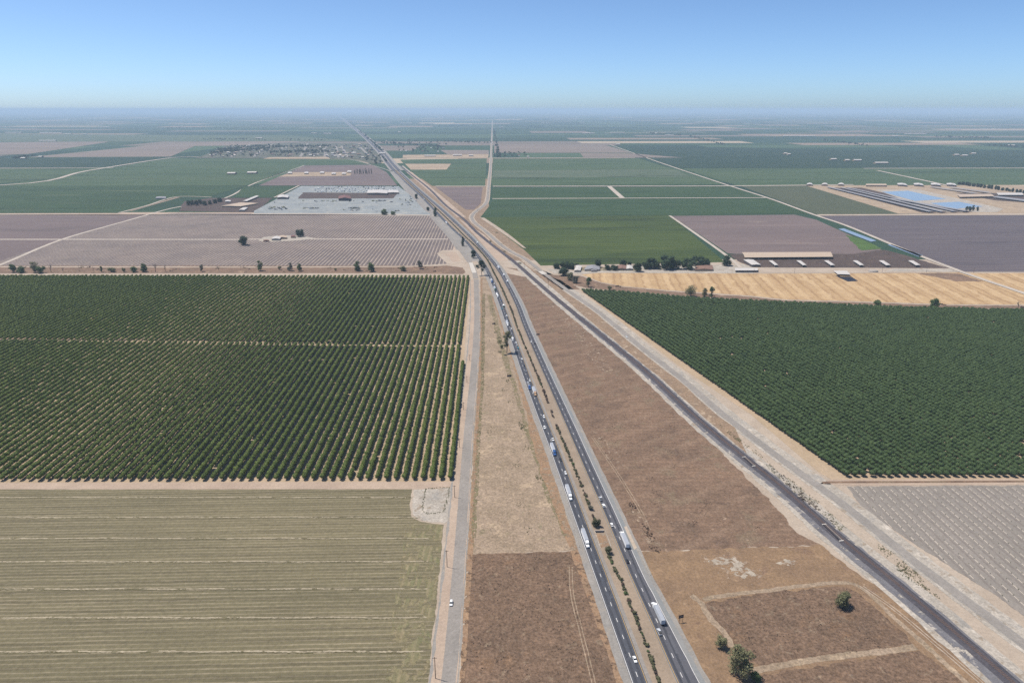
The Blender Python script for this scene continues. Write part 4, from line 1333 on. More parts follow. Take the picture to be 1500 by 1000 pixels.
for i in range(9):
    make_tree('poplar_tree', 520 + i * 2.9 + (i % 3) * 0.5, 255 - (i % 2) * 0.6, 6.5 + (i % 3), 2.2, 'leaf_dark', 'slim dark tree, %s from the left in the row beside the far sheds' % ordn(i + 1), 'tree', 'column', 'slim tree row by the far sheds')
for i in range(20):
    t = i / 19
    make_tree('windbreak_tree', 1405 + 100 * t + rnd.uniform(-1, 1), 270.5 + 14 * t, rnd.uniform(4, 6.5), rnd.uniform(4, 6), 'leaf_dark', 'dark windbreak tree, %s from the dairy sheds' % ordn(i + 1), 'tree', 'round', 'windbreak beside the dairy')
for i, (x, y) in enumerate([(282, 300), (288, 301), (294, 299), (300, 301), (308, 299.5), (315, 298), (322, 296), (277, 301)]):
    make_tree('corral_tree', x, y, rnd.uniform(6, 8.5), rnd.uniform(6, 9), 'leaf_dark', 'dark tree at the far corral barns, %s of the clump from its left' % ordn([7, 0, 1, 2, 3, 4, 5, 6].index(i) + 1), 'tree', 'round', 'tree clump left of the far corral')
for i in range(8):
    x, y = 1416 + (i % 4) * 5 + rnd.uniform(-1, 1), 307 + (i // 4) * 2.5
    make_tree('dairy_tree', x, y, rnd.uniform(4, 7), rnd.uniform(3, 4.5), 'leaf_dark', 'small dark tree by the dairy ponds, %s from the left in the %s row' % (ordn(i % 4 + 1), ['back', 'front'][i // 4]), 'tree', 'round', 'trees at the dairy pond corner')

# hedge in the highway median
HEDGE = wline([(985, 1052), (963.5, 995), (937.9, 922.4), (918.7, 875.5), (910, 852), (897.3, 828.5), (873, 766), (861, 736), (851, 710), (840, 683), (827, 652), (817.6, 630), (802.4, 590), (795, 570), (784, 543), (773, 517), (762.7, 492), (756, 475), (749.3, 454.5), (740.8, 436), (734, 420), (722, 397), (715, 382.6), (708, 373.7), (697, 361.4), (680, 345.8), (663.5, 329), (646.7, 312.9), (630, 297), (613.6, 281.8), (600, 269.3), (576, 247)], 6)
hp_ = resample(smooth(HEDGE, 6), 2.3)
SHRUB = []
for i in range(5):
    rg = random.Random(40 + i)
    mb = MB()
    v, f = ICO1
    for c, br in [(Vector((rg.gauss(0, .5), rg.gauss(0, .6), 1.0 + rg.uniform(-.2, .3))), rg.uniform(.8, 1.15)) for _ in range(4)]:
        mb.add([c + d * br * .75 * rg.uniform(.8, 1.1) for d in v], f)
        leaf_quads(mb, c, br, 26, 0.34, rg, .9)
    SHRUB.append((mb.mesh('oleander_shrub', M['leaf_hedge']), mb.mesh('oleander_shrub', M['leaf_brown']), mb.mesh('oleander_shrub', M['leaf_green'])))
def hedge_px(p):
    d = p - Vector((0, 0, CAM_H))
    return 500 - FPX * d.dot(_up) / d.dot(_fw)
rest = []
cnt = 0
for i, p in enumerate(hp_):
    y = hedge_px(p)
    if (743 < y < 755) or (772 < y < 803) or (591 < y < 601) or (613 < y < 622) or y > 1012:
        continue
    if rnd.random() < (0.08 if y > 815 else 0.2):
        continue
    j = Vector((rnd.uniform(-.35, .35), rnd.uniform(-.3, .3), 0))
    if cnt < 290 and y > 440:
        cnt += 1
        kind = 1 if (601 < y < 612 or 570 < y < 592 or rnd.random() < 0.22) else (2 if rnd.random() < 0.06 else 0)
        o = link_mesh('oleander_shrub', SHRUB[rnd.randrange(5)][kind])
        o.location = (p.x + j.x, p.y + j.y, 0.15)
        o.rotation_euler = (0, 0, rnd.uniform(0, 6.28))
        s = rnd.uniform(.6, 1.2)
        o.scale = (s, s, s * rnd.uniform(.8, 1.15))
        tag(o, '%s shrub of the highway median hedge, counted from the picture\'s bottom' % ordn(cnt), 'hedge shrub', 'hedge shrubs along the highway median')
    else:
        rest.append((p.x + j.x, p.y + j.y, 0.15))
tree_instancer('median_hedge_mass', rest, [s[0] for s in SHRUB], smin=0.9, smax=1.25)
for k, (x, y, h, w, lf, lb) in enumerate([(873.5, 771, 13, 13, 'leaf_hedge', 'large olive bush in the median above the culvert headwall'), (890.5, 810, 11, 11, 'leaf_hedge', 'large olive bush in the median below the orange culvert pit'),
                                          (865, 746, 8, 9, 'leaf_grey', 'pale green bush in the median above the culvert')]):
    make_tree('median_bush', x, y, h, w, lf, lb, 'shrub', 'bush')

# weeds between railway and frontage road
def weeds(name, poly_px, n, mat, size=0.8):
    poly = [P(x, y) for x, y in poly_px]
    rg = random.Random(n)
    x0, x1 = min(p.x for p in poly), max(p.x for p in poly)
    y0, y1 = min(p.y for p in poly), max(p.y for p in poly)
    mb = MB()
    k = 0
    cl = [(rg.uniform(x0, x1), rg.uniform(y0, y1)) for _ in range(max(6, n // 5))]
    cl = [c for c in cl if inside(poly, *c)]
    tries = 0
    while k < n and tries < n * 30 and cl:
        tries += 1
        c = rg.choice(cl)
        x, y = c[0] + rg.gauss(0, 2.0), c[1] + rg.gauss(0, 3.0)
        if inside(poly, x, y):
            k += 1
            s = size * rg.uniform(.4, 1.5)
            leaf_quads(mb, Vector((x, y, 0.15 + s * .3)), s * .7, 9, s * .42, rg, .6)
    if mb.v:
        o = mb.build(name, M[mat])
        o['kind'] = 'stuff'
weeds('weeds', [(1098, 652), (1110, 660), (1150, 695), (1200, 735), (1250, 778), (1256, 788), (1225, 775), (1180, 740), (1130, 690), (1100, 662)], 420, 'leaf_olive', 0.5)
weeds('weeds', [(1050, 618), (1075, 635), (1100, 655), (1092, 655), (1060, 632)], 110, 'leaf_olive', 0.6)
weeds('weeds', [(1275, 790), (1300, 800), (1345, 840), (1360, 862), (1390, 885), (1380, 880), (1320, 842)], 240, 'leaf_olive', 0.6)
weeds('weeds', [(1120, 672), (1160, 706), (1200, 742), (1230, 768), (1215, 766), (1170, 730)], 130, 'leaf_brown', 0.8)
weeds('weeds', [(706, 430), (711, 430), (709, 560), (704, 640), (700, 730), (694, 810), (690, 810), (699, 640), (704, 560)], 380, 'leaf_olive', 0.55)
weeds('weeds', [(720, 440), (735, 500), (752, 560), (775, 640), (800, 715), (790, 715), (765, 640), (742, 560), (725, 500)], 330, 'leaf_olive', 0.55)
weeds('weeds', [(690, 440), (748, 560), (790, 700), (820, 790), (700, 790), (706, 560)], 260, 'leaf_olive', 0.5)
weeds('weeds', [(866, 640), (910, 735), (945, 800), (975, 815), (900, 690)], 90, 'leaf_brown', 0.7)
weeds('weeds', [(1030, 884), (1060, 870), (1240, 858), (1340, 944), (1120, 978), (1085, 960)], 260, 'leaf_brown', 0.4)
weeds('weeds', [(692, 815), (835, 810), (890, 985), (680, 995)], 420, 'leaf_brown', 0.4)
weeds('weeds', [(745, 405), (900, 520), (1165, 785), (960, 800), (850, 600)], 700, 'leaf_brown', 0.4)
weeds('weeds', [(716, 318), (760, 385), (735, 362)], 60, 'leaf_olive', 1.0)
weeds('weeds', [(712, 348), (745, 372), (790, 405), (770, 395), (725, 362)], 120, 'leaf_olive', 1.2)
weeds('weeds', [(0, 391), (640, 391), (670, 396), (640, 400), (0, 400)], 330, 'leaf_brown', 1.1)
weeds('weeds', [(880, 416), (1100, 436), (1500, 449), (1500, 452), (1100, 440), (900, 424)], 250, 'leaf_brown', 1.1)
# dark rim weeds of the retention basin
rim = resample(catmull([P(x, y) for x, y in [(624, 716), (655, 714), (658, 718), (652, 742), (646, 750), (628, 752), (619, 747), (621, 730), (624, 716)]], 6), 0.8)
mb = MB()
rg = random.Random(3)
for p in rim:
    if rg.random() < .8:
        leaf_quads(mb, Vector((p.x + rg.gauss(0, .4), p.y + rg.gauss(0, .4), 0.35)), .5, 5, .35, rg, .6)
o = mb.build('basin_rim_weeds', M['leaf_olive'])
o['kind'] = 'stuff'

# ------------------------------------------------------------------ vehicles (built facing +Y, origin on the ground)
def add_wheels(root, xs, ys, r, w):
    for y in ys:
        for x in xs:
            mb = MB()
            mb.wheel(x, y, r, w, 0)
            s = 1 if x > 0 else -1
            mb.tube((x + s * w * .5, y, r), (x + s * (w * .5 + .02), y, r), r * .55, r * .5, 10, 1)
            mb.build('wheel', [M['tyre'], M['hub']], root)

def lamps(root, w, yf, yr, zf, zr):
    for s in (-1, 1):
        m1 = MB().box(s * w - .18, s * w + .18, yf - .04, yf + .04, zf - .08, zf + .08)
        m1.build('headlight', M['lamp_white'], root)
        m2 = MB().box(s * w - .14, s * w + .14, yr - .04, yr + .04, zr - .09, zr + .09)
        m2.build('tail_light', M['lamp_red'], root)

def body_loft(profile, half_w, tuck=0.86):
    """profile: (y, z_low, z_high) from tail to nose; rounded sections across"""
    secs = []
    for y, z0, z1 in profile:
        zm = z0 + (z1 - z0) * .55
        secs.append([(-half_w * .94, y, z0), (half_w * .94, y, z0), (half_w, y, zm), (half_w * tuck, y, z1), (-half_w * tuck, y, z1), (-half_w, y, zm)])
    return MB().loft(secs)

def make_car(kind):
    e = empty('car', (0, 0, 0))
    if kind == 'sedan':
        b = body_loft([(-2.35, .45, .78), (-2.2, .3, .98), (-1.2, .28, 1.0), (1.0, .28, .98), (2.1, .3, .82), (2.35, .42, .65)], .92)
        cab = [(-1.75, .98), (-1.05, 1.46), (.15, 1.46), (1.05, .97)]
    elif kind == 'suv':
        b = body_loft([(-2.4, .5, 1.05), (-2.3, .38, 1.15), (-1.0, .36, 1.15), (1.1, .36, 1.12), (2.2, .38, 1.0), (2.4, .5, .8)], .98)
        cab = [(-2.25, 1.14), (-2.0, 1.78), (.2, 1.80), (1.15, 1.12)]
    else:
        b = body_loft([(-2.85, .5, 1.12), (-2.8, .45, 1.16), (-.75, .45, 1.16), (1.5, .45, 1.16), (2.6, .46, 1.05), (2.85, .55, .85)], 1.0)
        cab = [(-.85, 1.15), (-.6, 1.86), (.75, 1.88), (1.6, 1.15)]
    b.build('body', M['paint'], e)
    hw_ = .78 if kind == 'sedan' else .86
    g = MB()
    secs = [[(-hw_ - .06, y, cab[0][1]), (hw_ + .06, y, cab[0][1]), (hw_ * (.86 if z > cab[0][1] + .1 else 1.05), y, z + .001), (-hw_ * (.86 if z > cab[0][1] + .1 else 1.05), y, z + .001)] for y, z in cab]
    secs[0] = [(x, y, z - (.02 if i < 2 else 0)) for i, (x, y, z) in enumerate(secs[0])]
    g.loft(secs)
    gl = g.build('cabin_windows', M['glass'], e)
    y0, y1, zt = cab[1][0], cab[2][0], cab[1][1]
    MB().box(-hw_ * .85, hw_ * .85, y0 - .05, y1 + .08, zt - .02, zt + .07, top=.94).build('roof', M['paint'], e)
    if kind == 'pickup':
        MB().box(-.86, .86, -2.72, -.95, 1.165, 1.20).build('cargo_bed', M['chassis'], e)
    add_wheels(e, (-.84, .84), (-1.45 if kind != 'pickup' else -1.8, 1.45 if kind != 'pickup' else 1.75), .34 if kind == 'sedan' else .4, .24)
    lamps(e, .68, b.v[-1][1] - .02, b.v[0][1] + .02, .68, .8)
    return e

def make_semi(kind):
    """tractor with long-nosed cab and a trailer; nose at +Y"""
    e = empty('semi_truck', (0, 0, 0))
    cab = MB()
    cab.loft([[(-1.2, y, .75), (1.2, y, .75), (1.22, y, z * .7), (1.05, y, z), (-1.05, y, z), (-1.22, y, z * .7)] for y, z in ((5.1, 3.75), (6.6, 3.75), (7.4, 3.2), (8.0, 2.15))])
    cab.loft([[(-1.1, y, .6), (1.1, y, .6), (1.1, y, z * .8), (.8, y, z), (-.8, y, z), (-1.1, y, z * .8)] for y, z in ((7.9, 2.15), (9.3, 1.9), (9.9, 1.6))])
    c = cab.build('cab', M['paint'], e)
    MB().add([(-1.0, 7.43, 3.1), (1.0, 7.43, 3.1), (1.1, 8.02, 2.22), (-1.1, 8.02, 2.22)], [(0, 1, 2, 3)]).build('windscreen', M['glass'], c)
    for s in (-1, 1):
        MB().box(s * 1.225 - .015, s * 1.225 + .015, 6.9, 7.75, 1.95, 2.75).build('side_window', M['glass'], c)
        MB().tube((s * .95, 4.95, 1.0), (s * .95, 4.95, 4.0), .09, .09, 8).build('exhaust_stack', M['steel'], e)
        MB().tube((s * 1.0, 5.4, .75), (s * 1.0, 6.9, .75), .33, .33, 10).build('fuel_tank', M['steel'], e)
    MB().box(-.5, .5, -8.6, 9.5, .75, 1.0).build('chassis', M['chassis'], e)
    if kind == 'box':
        t = MB().box(-1.3, 1.3, -9.6, 4.6, 1.15, 4.1).build('trailer', M['panel'], e)
        MB().box(-1.2, 1.2, -9.64, -9.6, 1.25, 4.0).build('rear_door', M['panel'], t)
        MB().box(-1.32, 1.32, -9.62, 4.62, 4.06, 4.12).build('roof_rail', M['steel'], t)
        for s in (-1, 1):
            MB().box(s * 1.305 - .02, s * 1.305 + .02, -9.5, 4.5, 1.1, 1.28).build('side_rail', M['steel'], t)
    elif kind == 'tank':
        t = MB()
        n = 12
        t.loft([[(math.cos(a) * 1.22 * k, y, 2.35 + math.sin(a) * 1.15 * k) for a in [2 * math.pi * i / n for i in range(n)]] for y, k in ((-9.6, .7), (-9.3, 1), (4.3, 1), (4.6, .7))])
        t = t.build('trailer', M['panel'], e, True)
        MB().box(-.3, .3, -8, 3, 3.45, 3.6).build('catwalk', M['steel'], t)
    else:
        t = MB().box(-1.3, 1.3, -9.6, 4.6, 1.1, 1.4).build('trailer', M['wood'], e)
        MB().box(-1.15, 1.15, -9.0, -2.6, 1.41, 2.9, top=.96).build('cargo', M['panel'], t)
        MB().box(-1.15, 1.15, -2.0, 4.0, 1.41, 2.6, top=.96).build('cargo', M['panel'], t)
    add_wheels(e, (-1.02, 1.02), (-8.3, -7.1, 4.2, 5.35, 8.9), .5, .45)
    lamps(e, .85, 9.92, -9.66, 1.1, 1.05)
    return e

def make_van():
    e = empty('box_truck', (0, 0, 0))
    c = body_loft([(1.0, .5, 2.2), (2.2, .45, 2.25), (2.9, .45, 1.5), (3.6, .5, 1.2)], 1.0)
    c.build('cab', M['paint'], e)
    MB().add([(-.8, 2.25, 2.2), (.8, 2.25, 2.2), (.85, 2.92, 1.52), (-.85, 2.92, 1.52)], [(0, 1, 2, 3)]).build('windscreen', M['glass'], e)
    b = MB().box(-1.2, 1.2, -4.2, .9, .9, 3.4).build('cargo_box', M['panel'], e)
    MB().box(-1.1, 1.1, -4.24, -4.2, 1.0, 3.3).build('rear_door', M['panel'], b)
    MB().box(-.5, .5, -4.0, 3.0, .55, .85).build('chassis', M['chassis'], e)
    add_wheels(e, (-.9, .9), (-2.6, 2.5), .45, .35)
    lamps(e, .75, 3.6, -4.26, .85, .9)
    return e

PROTO = {'sedan': make_car('sedan'), 'suv': make_car('suv'), 'pickup': make_car('pickup'), 'semi_box': make_semi('box'), 'semi_tank': make_semi('tank'), 'semi_flat': make_semi('flat'), 'van': make_van()}
USED = set()
WHITE, SILVER, GREY, BLACK, BLUE, RED, TEAL, GREEN, TAN = (.85, .85, .83, 1), (.5, .52, .54, 1), (.2, .21, .23, 1), (.015, .015, .018, 1), (.03, .10, .28, 1), (.22, .03, .03, 1), (.05, .25, .32, 1), (.04, .12, .08, 1), (.55, .35, .2, 1)

def heading(path, p):
    j = min(range(len(path)), key=lambda i: (path[i] - p).length_squared)
    t = path[min(len(path) - 1, j + 1)] - path[max(0, j - 1)]
    return math.atan2(t.y, t.x) - math.pi / 2

def vehicle(kind, px, py, paint, label, cat, path, away, panel=None, z=0.2, name=None):
    src = PROTO[kind]
    if kind in USED:
        e = copy_tree(src)
    else:
        e = src
        USED.add(kind)
    p = P(px, py, z)
    j_ = min(range(1, len(path) - 1), key=lambda i: (path[i] - p).length_squared)
    t_ = (path[j_ + 1] - path[j_ - 1]).normalized()
    n_ = Vector((-t_.y, t_.x, 0))
    d_ = (p - path[j_]).dot(n_)                      # keep to the middle of a lane
    if path is PATH_L or path is PATH_R:
        c_ = (2.1, -1.6) if path is PATH_L else (2.4, -1.7)
        p = p + n_ * (min(c_, key=lambda q: abs(q - d_)) - d_)
    e.location = p
    e.rotation_euler = (0, 0, heading(path, p) + (0 if away else math.pi))
    def paint_all(o):
        for c in o.children:
            m = c.data.materials[0].name if c.type == 'MESH' and c.data.materials else ''
            if m == 'vehicle_paint':
                c.color = paint
            elif m == 'painted_panel':
                c.color = panel or WHITE
            paint_all(c)
    paint_all(e)
    names = {'sedan': 'car', 'suv': 'car', 'pickup': 'pickup_truck', 'semi_box': 'semi_truck', 'semi_tank': 'semi_truck', 'semi_flat': 'semi_truck', 'van': 'box_truck'}
    e.name = names[kind]
    tag(e, label, cat, 'vehicles on the highway')
    return e

Lv = [  # towards the camera
    ('sedan', 932, 966, WHITE, None, 'white car nearest the bottom edge on the left carriageway', 'car'),
    ('semi_box', 859, 791, WHITE, WHITE, 'white semi truck beside the culvert, nearest on the left carriageway', 'truck'),
    ('semi_box', 833.5, 724, WHITE, WHITE, 'all-white semi truck following behind the nearest white semi', 'truck'),
    ('sedan', 829.5, 693, WHITE, None, 'white car just behind the second white semi', 'car'),
    ('sedan', 822.5, 673.5, BLACK, None, 'small black car beside the blue-cabbed truck', 'car'),
    ('semi_box', 810.5, 660.5, BLUE, WHITE, 'blue-cabbed semi truck with white trailer', 'truck'),
    ('pickup', 811.8, 644, WHITE, None, 'white pickup overtaking the blue-cabbed semi', 'pickup truck'),
    ('suv', 797, 627, WHITE, None, 'white car in the outer lane behind the blue-cabbed semi', 'car'),
    ('suv', 797.8, 611, WHITE, None, 'white car in the inner lane at the median hedge gap', 'car'),
    ('semi_box', 785.5, 575, TAN, WHITE, 'white trailer truck with a tan cab in the inner lane', 'truck'),
    ('semi_flat', 774.5, 566, BLUE, GREY, 'dark blue flatbed truck in the outer lane', 'truck'),
    ('sedan', 778.2, 557.5, WHITE, None, 'white car behind the tan-cabbed truck', 'car'),
    ('sedan', 774, 543.5, GREY, None, 'dark grey car some way behind the tan-cabbed truck', 'car'),
    ('sedan', 769, 536, BLACK, None, 'black car level with the dark billboard by the straw field', 'car'),
    ('sedan', 766.5, 526, WHITE, None, 'white car just below the tall tree shadow', 'car'),
    ('sedan', 762.3, 514.5, GREY, None, 'grey car passing the tall tree shadow', 'car'),
    ('suv', 757.5, 510.5, TEAL, None, 'bluish car just past the tall ragged tree', 'car'),
    ('sedan', 758.5, 505.5, SILVER, None, 'silver car in the inner lane beside the tall tree', 'car'),
    ('van', 751.5, 498.5, WHITE, WHITE, 'white box truck beside the tall ragged tree', 'truck'),
    ('sedan', 749.4, 481.5, WHITE, None, 'white car in the inner lane just above the tall tree', 'car'),
    ('semi_box', 743, 475, WHITE, WHITE, 'white semi truck just above the tall ragged tree', 'truck'),
    ('van', 738.6, 449.5, GREEN, WHITE, 'box truck with dark cab in the inner lane', 'truck'),
    ('pickup', 734.6, 452.5, TEAL, None, 'teal pickup beside the dark-cabbed box truck', 'pickup truck'),
    ('sedan', 733.6, 440, BLUE, None, 'blue car ahead of the dark-cabbed box truck', 'car'),
    ('semi_tank', 727.7, 433.5, WHITE, WHITE, 'white semi truck leading the queue below the bridge', 'truck'),
    ('semi_box', 724.8, 424, GREEN, WHITE, 'green-cabbed semi truck, second in the queue below the bridge', 'truck'),
    ('sedan', 724.8, 415.6, WHITE, None, 'white car in the inner lane just below the bridge', 'car'),
    ('semi_box', 721, 412.5, BLUE, WHITE, 'blue-cabbed semi, third in the queue below the bridge', 'truck'),
    ('sedan', 754.5, 502, WHITE, None, 'white car in the outer lane just above the tall tree', 'car'),
    ('sedan', 746, 470, BLACK, None, 'black car beside the white semi above the tall tree', 'car'),
    ('suv', 741, 463, WHITE, None, 'white car between the white semi and the teal pickup', 'car'),
    ('sedan', 714.5, 397.5, SILVER, None, 'silver car at the bridge on the left carriageway', 'car'),
    ('van', 707, 388, WHITE, WHITE, 'white box truck beyond the bridge on the left carriageway', 'truck'),
    ('sedan', 690, 366, BLACK, None, 'black car between two dark roadside trees', 'car'),
    ('semi_box', 637, 311, WHITE, WHITE, 'white semi truck far along the left carriageway by the yard trees', 'truck'),
    ('sedan', 681.8, 351.5, WHITE, None, 'white car beside the dark columnar tree', 'car'),
    ('pickup', 672.3, 342, WHITE, None, 'white pickup following a grey car beyond the columnar tree', 'pickup truck'),
    ('sedan', 668, 340.3, SILVER, None, 'silver car beyond the columnar tree', 'car'),
    ('semi_box', 654, 327, WHITE, WHITE, 'white semi truck level with the purple field corner', 'truck'),
    ('van', 619, 292.5, WHITE, WHITE, 'far white box truck passing the equipment yard', 'truck'),
    ('sedan', 606, 277, GREY, None, 'far grey car above the equipment yard corner', 'car'),
    ('sedan', 596.6, 270, WHITE, None, 'farthest white car before the interchange', 'car'),
    ('van', 591, 265.5, BLUE, WHITE, 'farthest dark-cabbed truck before the interchange', 'truck'),
]
for kind, px, py, c, pn, lb, cat in Lv:
    vehicle(kind, px, py, c, lb, cat, PATH_L, False, pn)
Rv = [
    ('pickup', 968, 926, SILVER, None, 'silver pickup with black bed behind the grey trailer', 'pickup truck'),
    ('semi_box', 966, 900, WHITE, SILVER, 'semi truck with white cab and grey trailer at bottom', 'truck'),
    ('sedan', 921.3, 822, BLACK, None, 'black car on the right carriageway below the white semi', 'car'),
    ('semi_box', 917, 792, WHITE, WHITE, 'white semi beside the pale concrete pad heading away', 'truck'),
    ('sedan', 896, 769, WHITE, None, 'white car ahead of the semi on the right carriageway', 'car'),
    ('suv', 885, 741, WHITE, None, 'white car with dark rear on the right carriageway', 'car'),
    ('pickup', 880, 731, SILVER, None, 'silver pickup just ahead of the white car heading away', 'pickup truck'),
    ('suv', 779, 501.5, WHITE, None, 'lone white car beside a black one heading away', 'car'),
    ('sedan', 783.8, 503.3, BLACK, None, 'black car beside the lone white one heading away', 'car'),
    ('suv', 745.3, 424, BLACK, None, 'black car last in the line heading away', 'car'),
    ('van', 743.4, 413, WHITE, WHITE, 'box truck third in the line heading away', 'truck'),
    ('van', 739.4, 403.8, WHITE, WHITE, 'box truck second in the line heading away', 'truck'),
    ('semi_box', 732.5, 392.5, WHITE, WHITE, 'white semi leading the line at the bridge heading away', 'truck'),
    ('sedan', 706, 364.5, BLACK, None, 'dark car beyond the bridge on the right carriageway', 'car'),
    ('van', 700, 356.5, SILVER, WHITE, 'pale box truck beyond the bridge on the right carriageway', 'truck'),
    ('sedan', 672, 329, RED, None, 'dark red car far along the right carriageway', 'car'),
    ('sedan', 665, 324.5, BLACK, None, 'black car far along the right carriageway', 'car'),
    ('suv', 630, 288, BLACK, None, 'far black car on the right carriageway near the interchange', 'car'),
]
for kind, px, py, c, pn, lb, cat in Rv:
    vehicle(kind, px, py, c, lb, cat, PATH_R, True, pn, 0.22)
v1 = vehicle('suv', 661, 884, WHITE, 'white car alone on the frontage road beside the hay field', 'car', fr_l, False, None, 0.19)
v2 = vehicle('pickup', 917.7, 493.5, WHITE, 'white pickup alone on the road along the dark orchard', 'pickup truck', fr_r, False, None, 0.18)
for v_ in (v1, v2):
    v_['group'] = 'vehicles on the frontage roads'

# ------------------------------------------------------------------ road furniture
def guard_rail(px, label, mat='steel', h=0.75, panel=0.35):
    path = resample(wline(px, 6), 3.8)
    e = empty('guard_rail', path[0])
    tag(e, label, 'guard rail')
    o0 = Vector(path[0])
    mb = MB()
    for a, b in zip(path, path[1:]):
        t = (b - a).normalized()
        nl = Vector((-t.y, t.x, 0)) * .06
        pts = []
        for z in (h - panel, h):
            for q in (a + nl, b + nl, b - nl, a - nl):
                pts.append((q.x - o0.x, q.y - o0.y, z))
        mb.add(pts, [(4, 5, 6, 7), (0, 1, 5, 4), (2, 3, 7, 6), (1, 2, 6, 5), (3, 0, 4, 7)])
    mb.build('beam', M[mat], e)
    for p in path:
        q = p - o0
        MB().box(q.x - .09, q.x + .09, q.y - .09, q.y + .09, -.1, h - .05).build('post', M['wood'], e)
guard_rail([(828, 748), (833, 758), (838, 770), (841, 777)], 'pale guard rail left of the nearest white semi', 'concrete', .8, .5)
guard_rail([(842, 779), (846, 791), (849, 804)], 'short guard rail at the culvert beside the left carriageway', 'concrete', .8, .4)
guard_rail([(933, 803), (942, 820), (950, 837), (955, 846)], 'white guard rail beside the right carriageway below the concrete pad', 'concrete', .85, .6)
guard_rail([(842, 610), (846, 617), (850, 624)], 'short pale guard rail on the right carriageway shoulder', 'concrete', .8, .5)
guard_rail([(777, 602), (781, 608), (784.5, 617)], 'dark curved guard rail on the left carriageway shoulder', 'steel', .8, .4)
guard_rail([(713, 384), (720, 393), (727.5, 402)], 'pale bridge rail along the inner edge of the right carriageway', 'concrete', 1.0, .8)
field('concrete_pad', [(914, 771), (918, 770), (933, 802), (929, 805)], 'pale_dirt', 0.24)

def pole(px, py, hpx, label, arm=True, ang=0.0):
    h = min(15, max(8, hgt(px, py, hpx)))
    e = empty('utility_pole', P(px, py, 0.1), ang)
    tag(e, label, 'utility pole', 'utility poles')
    MB().tube((0, 0, -.2), (0, 0, h), .24, .16, 8).build('shaft', M['wood'], e)
    if arm:
        a = MB().box(-1.3, 1.3, -.09, .09, h - .9, h - .7).build('crossarm', M['wood'], e)
        for x in (-1.15, -.4, .4, 1.15):
            MB().tube((x, 0, h - .7), (x, 0, h - .45), .07, .05, 6).build('insulator', M['steel'], a)
for i, (x, y, hp) in enumerate([(638, 993, 34), (655, 830, 23), (666, 728, 17), (673, 655, 13), (679, 600, 11), (684, 560, 9), (688, 528, 8)]):
    pole(x, y, hp, 'wooden utility pole, %s from the bottom beside the left frontage road' % ordn(i + 1))
for i, (x, y, hp) in enumerate([(803, 422, 12), (768, 394, 10), (745.6, 353, 9), (722, 333, 8), (700, 310, 7)]):
    pole(x, y, hp, 'wooden utility pole, %s along the railway side beyond the dark orchard corner' % ordn(i + 1))
for i, (x, y, hp) in enumerate([(116.6, 398, 9), (120, 394, 8), (137, 398, 8)]):
    pole(x, y, hp, 'thin utility pole on the slough, %s from the left' % ordn(i + 1), False)
for i, (x, y, hp) in enumerate([(1163.5, 401, 8), (1292, 399, 8), (1357, 399, 8), (1426, 400, 8), (1104, 402, 8)]):
    pole(x, y, hp, 'utility pole along the golden field, %s' % ['beside the beige barn', 'beside the grey sand heap', 'at the end of the pale silage pad', 'beyond the diagonal gravel road', 'beside the farm sheds'][i])

def sign(px, py, w, h, z0, label, ang, posts=2):
    e = empty('road_sign', P(px, py, 0.1), ang)
    tag(e, label, 'road sign')
    p = MB().box(-w / 2, w / 2, -.06, .06, z0, z0 + h).build('panel', M['sign_back'], e)
    MB().box(-w / 2 - .06, w / 2 + .06, -.1, -.062, z0 + h * .45, z0 + h * .55).build('stiffener', M['steel'], p)
    for i in range(posts):
        x = -w * .35 + w * .7 * i / (posts - 1)
        MB().box(x - .1, x + .1, -.28, -.11, -.1, z0 + h * .9).build('post', M['wood'], e)
sign(746, 553, 5.2, 2.4, 1.2, 'dark billboard back on the straw field below the tall tree', 0.1)
sign(723.5, 476, 4.6, 2.2, 1.2, 'dark billboard back on the straw field above the tall tree', 0.1)
sign(788, 491.5, 4.8, 2.0, 1.0, 'dark sign at the edge of the right carriageway shoulder', 0.15)
sign(997, 911, 3.4, 2.4, 3.2, 'two-post road sign beside the silver trailer at bottom', 0.25)

# bridges over the slough and culverts
def bridge(px4, label, h=0.35, rails=True, mat='concrete'):
    c = [P(x, y, 0.3) for x, y in px4]
    ctr = sum(c, Vector()) / 4
    e = empty('bridge', Vector((ctr.x, ctr.y, 0)))
    tag(e, label, 'bridge')
    q = [p - Vector((ctr.x, ctr.y, 0)) for p in c]
    mb = MB()
    mb.add([(p.x, p.y, z) for z in (0.0, h) for p in q], [(4, 5, 6, 7), (0, 1, 5, 4), (1, 2, 6, 5), (2, 3, 7, 6), (3, 0, 4, 7)])
    mb.build('deck', M[mat], e)
    if rails:
        for a, b in ((q[0], q[3]), (q[1], q[2])):
            t = (b - a).normalized()
            nl = Vector((-t.y, t.x, 0)) * .2
            m2 = MB()
            m2.add([(p.x, p.y, z) for z in (h + .003, h + .9) for p in (a + nl, b + nl, b - nl, a - nl)], [(4, 5, 6, 7), (0, 1, 5, 4), (1, 2, 6, 5), (2, 3, 7, 6), (3, 0, 4, 7)])
            m2.build('parapet', M['concrete_old'], e)
bridge([(686.2, 384.5), (692.2, 384.5), (698.2, 399.5), (691, 399.5)], 'pale concrete slab bridge on the left frontage road')
bridge([(781.5, 393.3), (787.5, 392.5), (801.5, 400.8), (793.5, 402)], 'pale concrete slab bridge on the right frontage road')
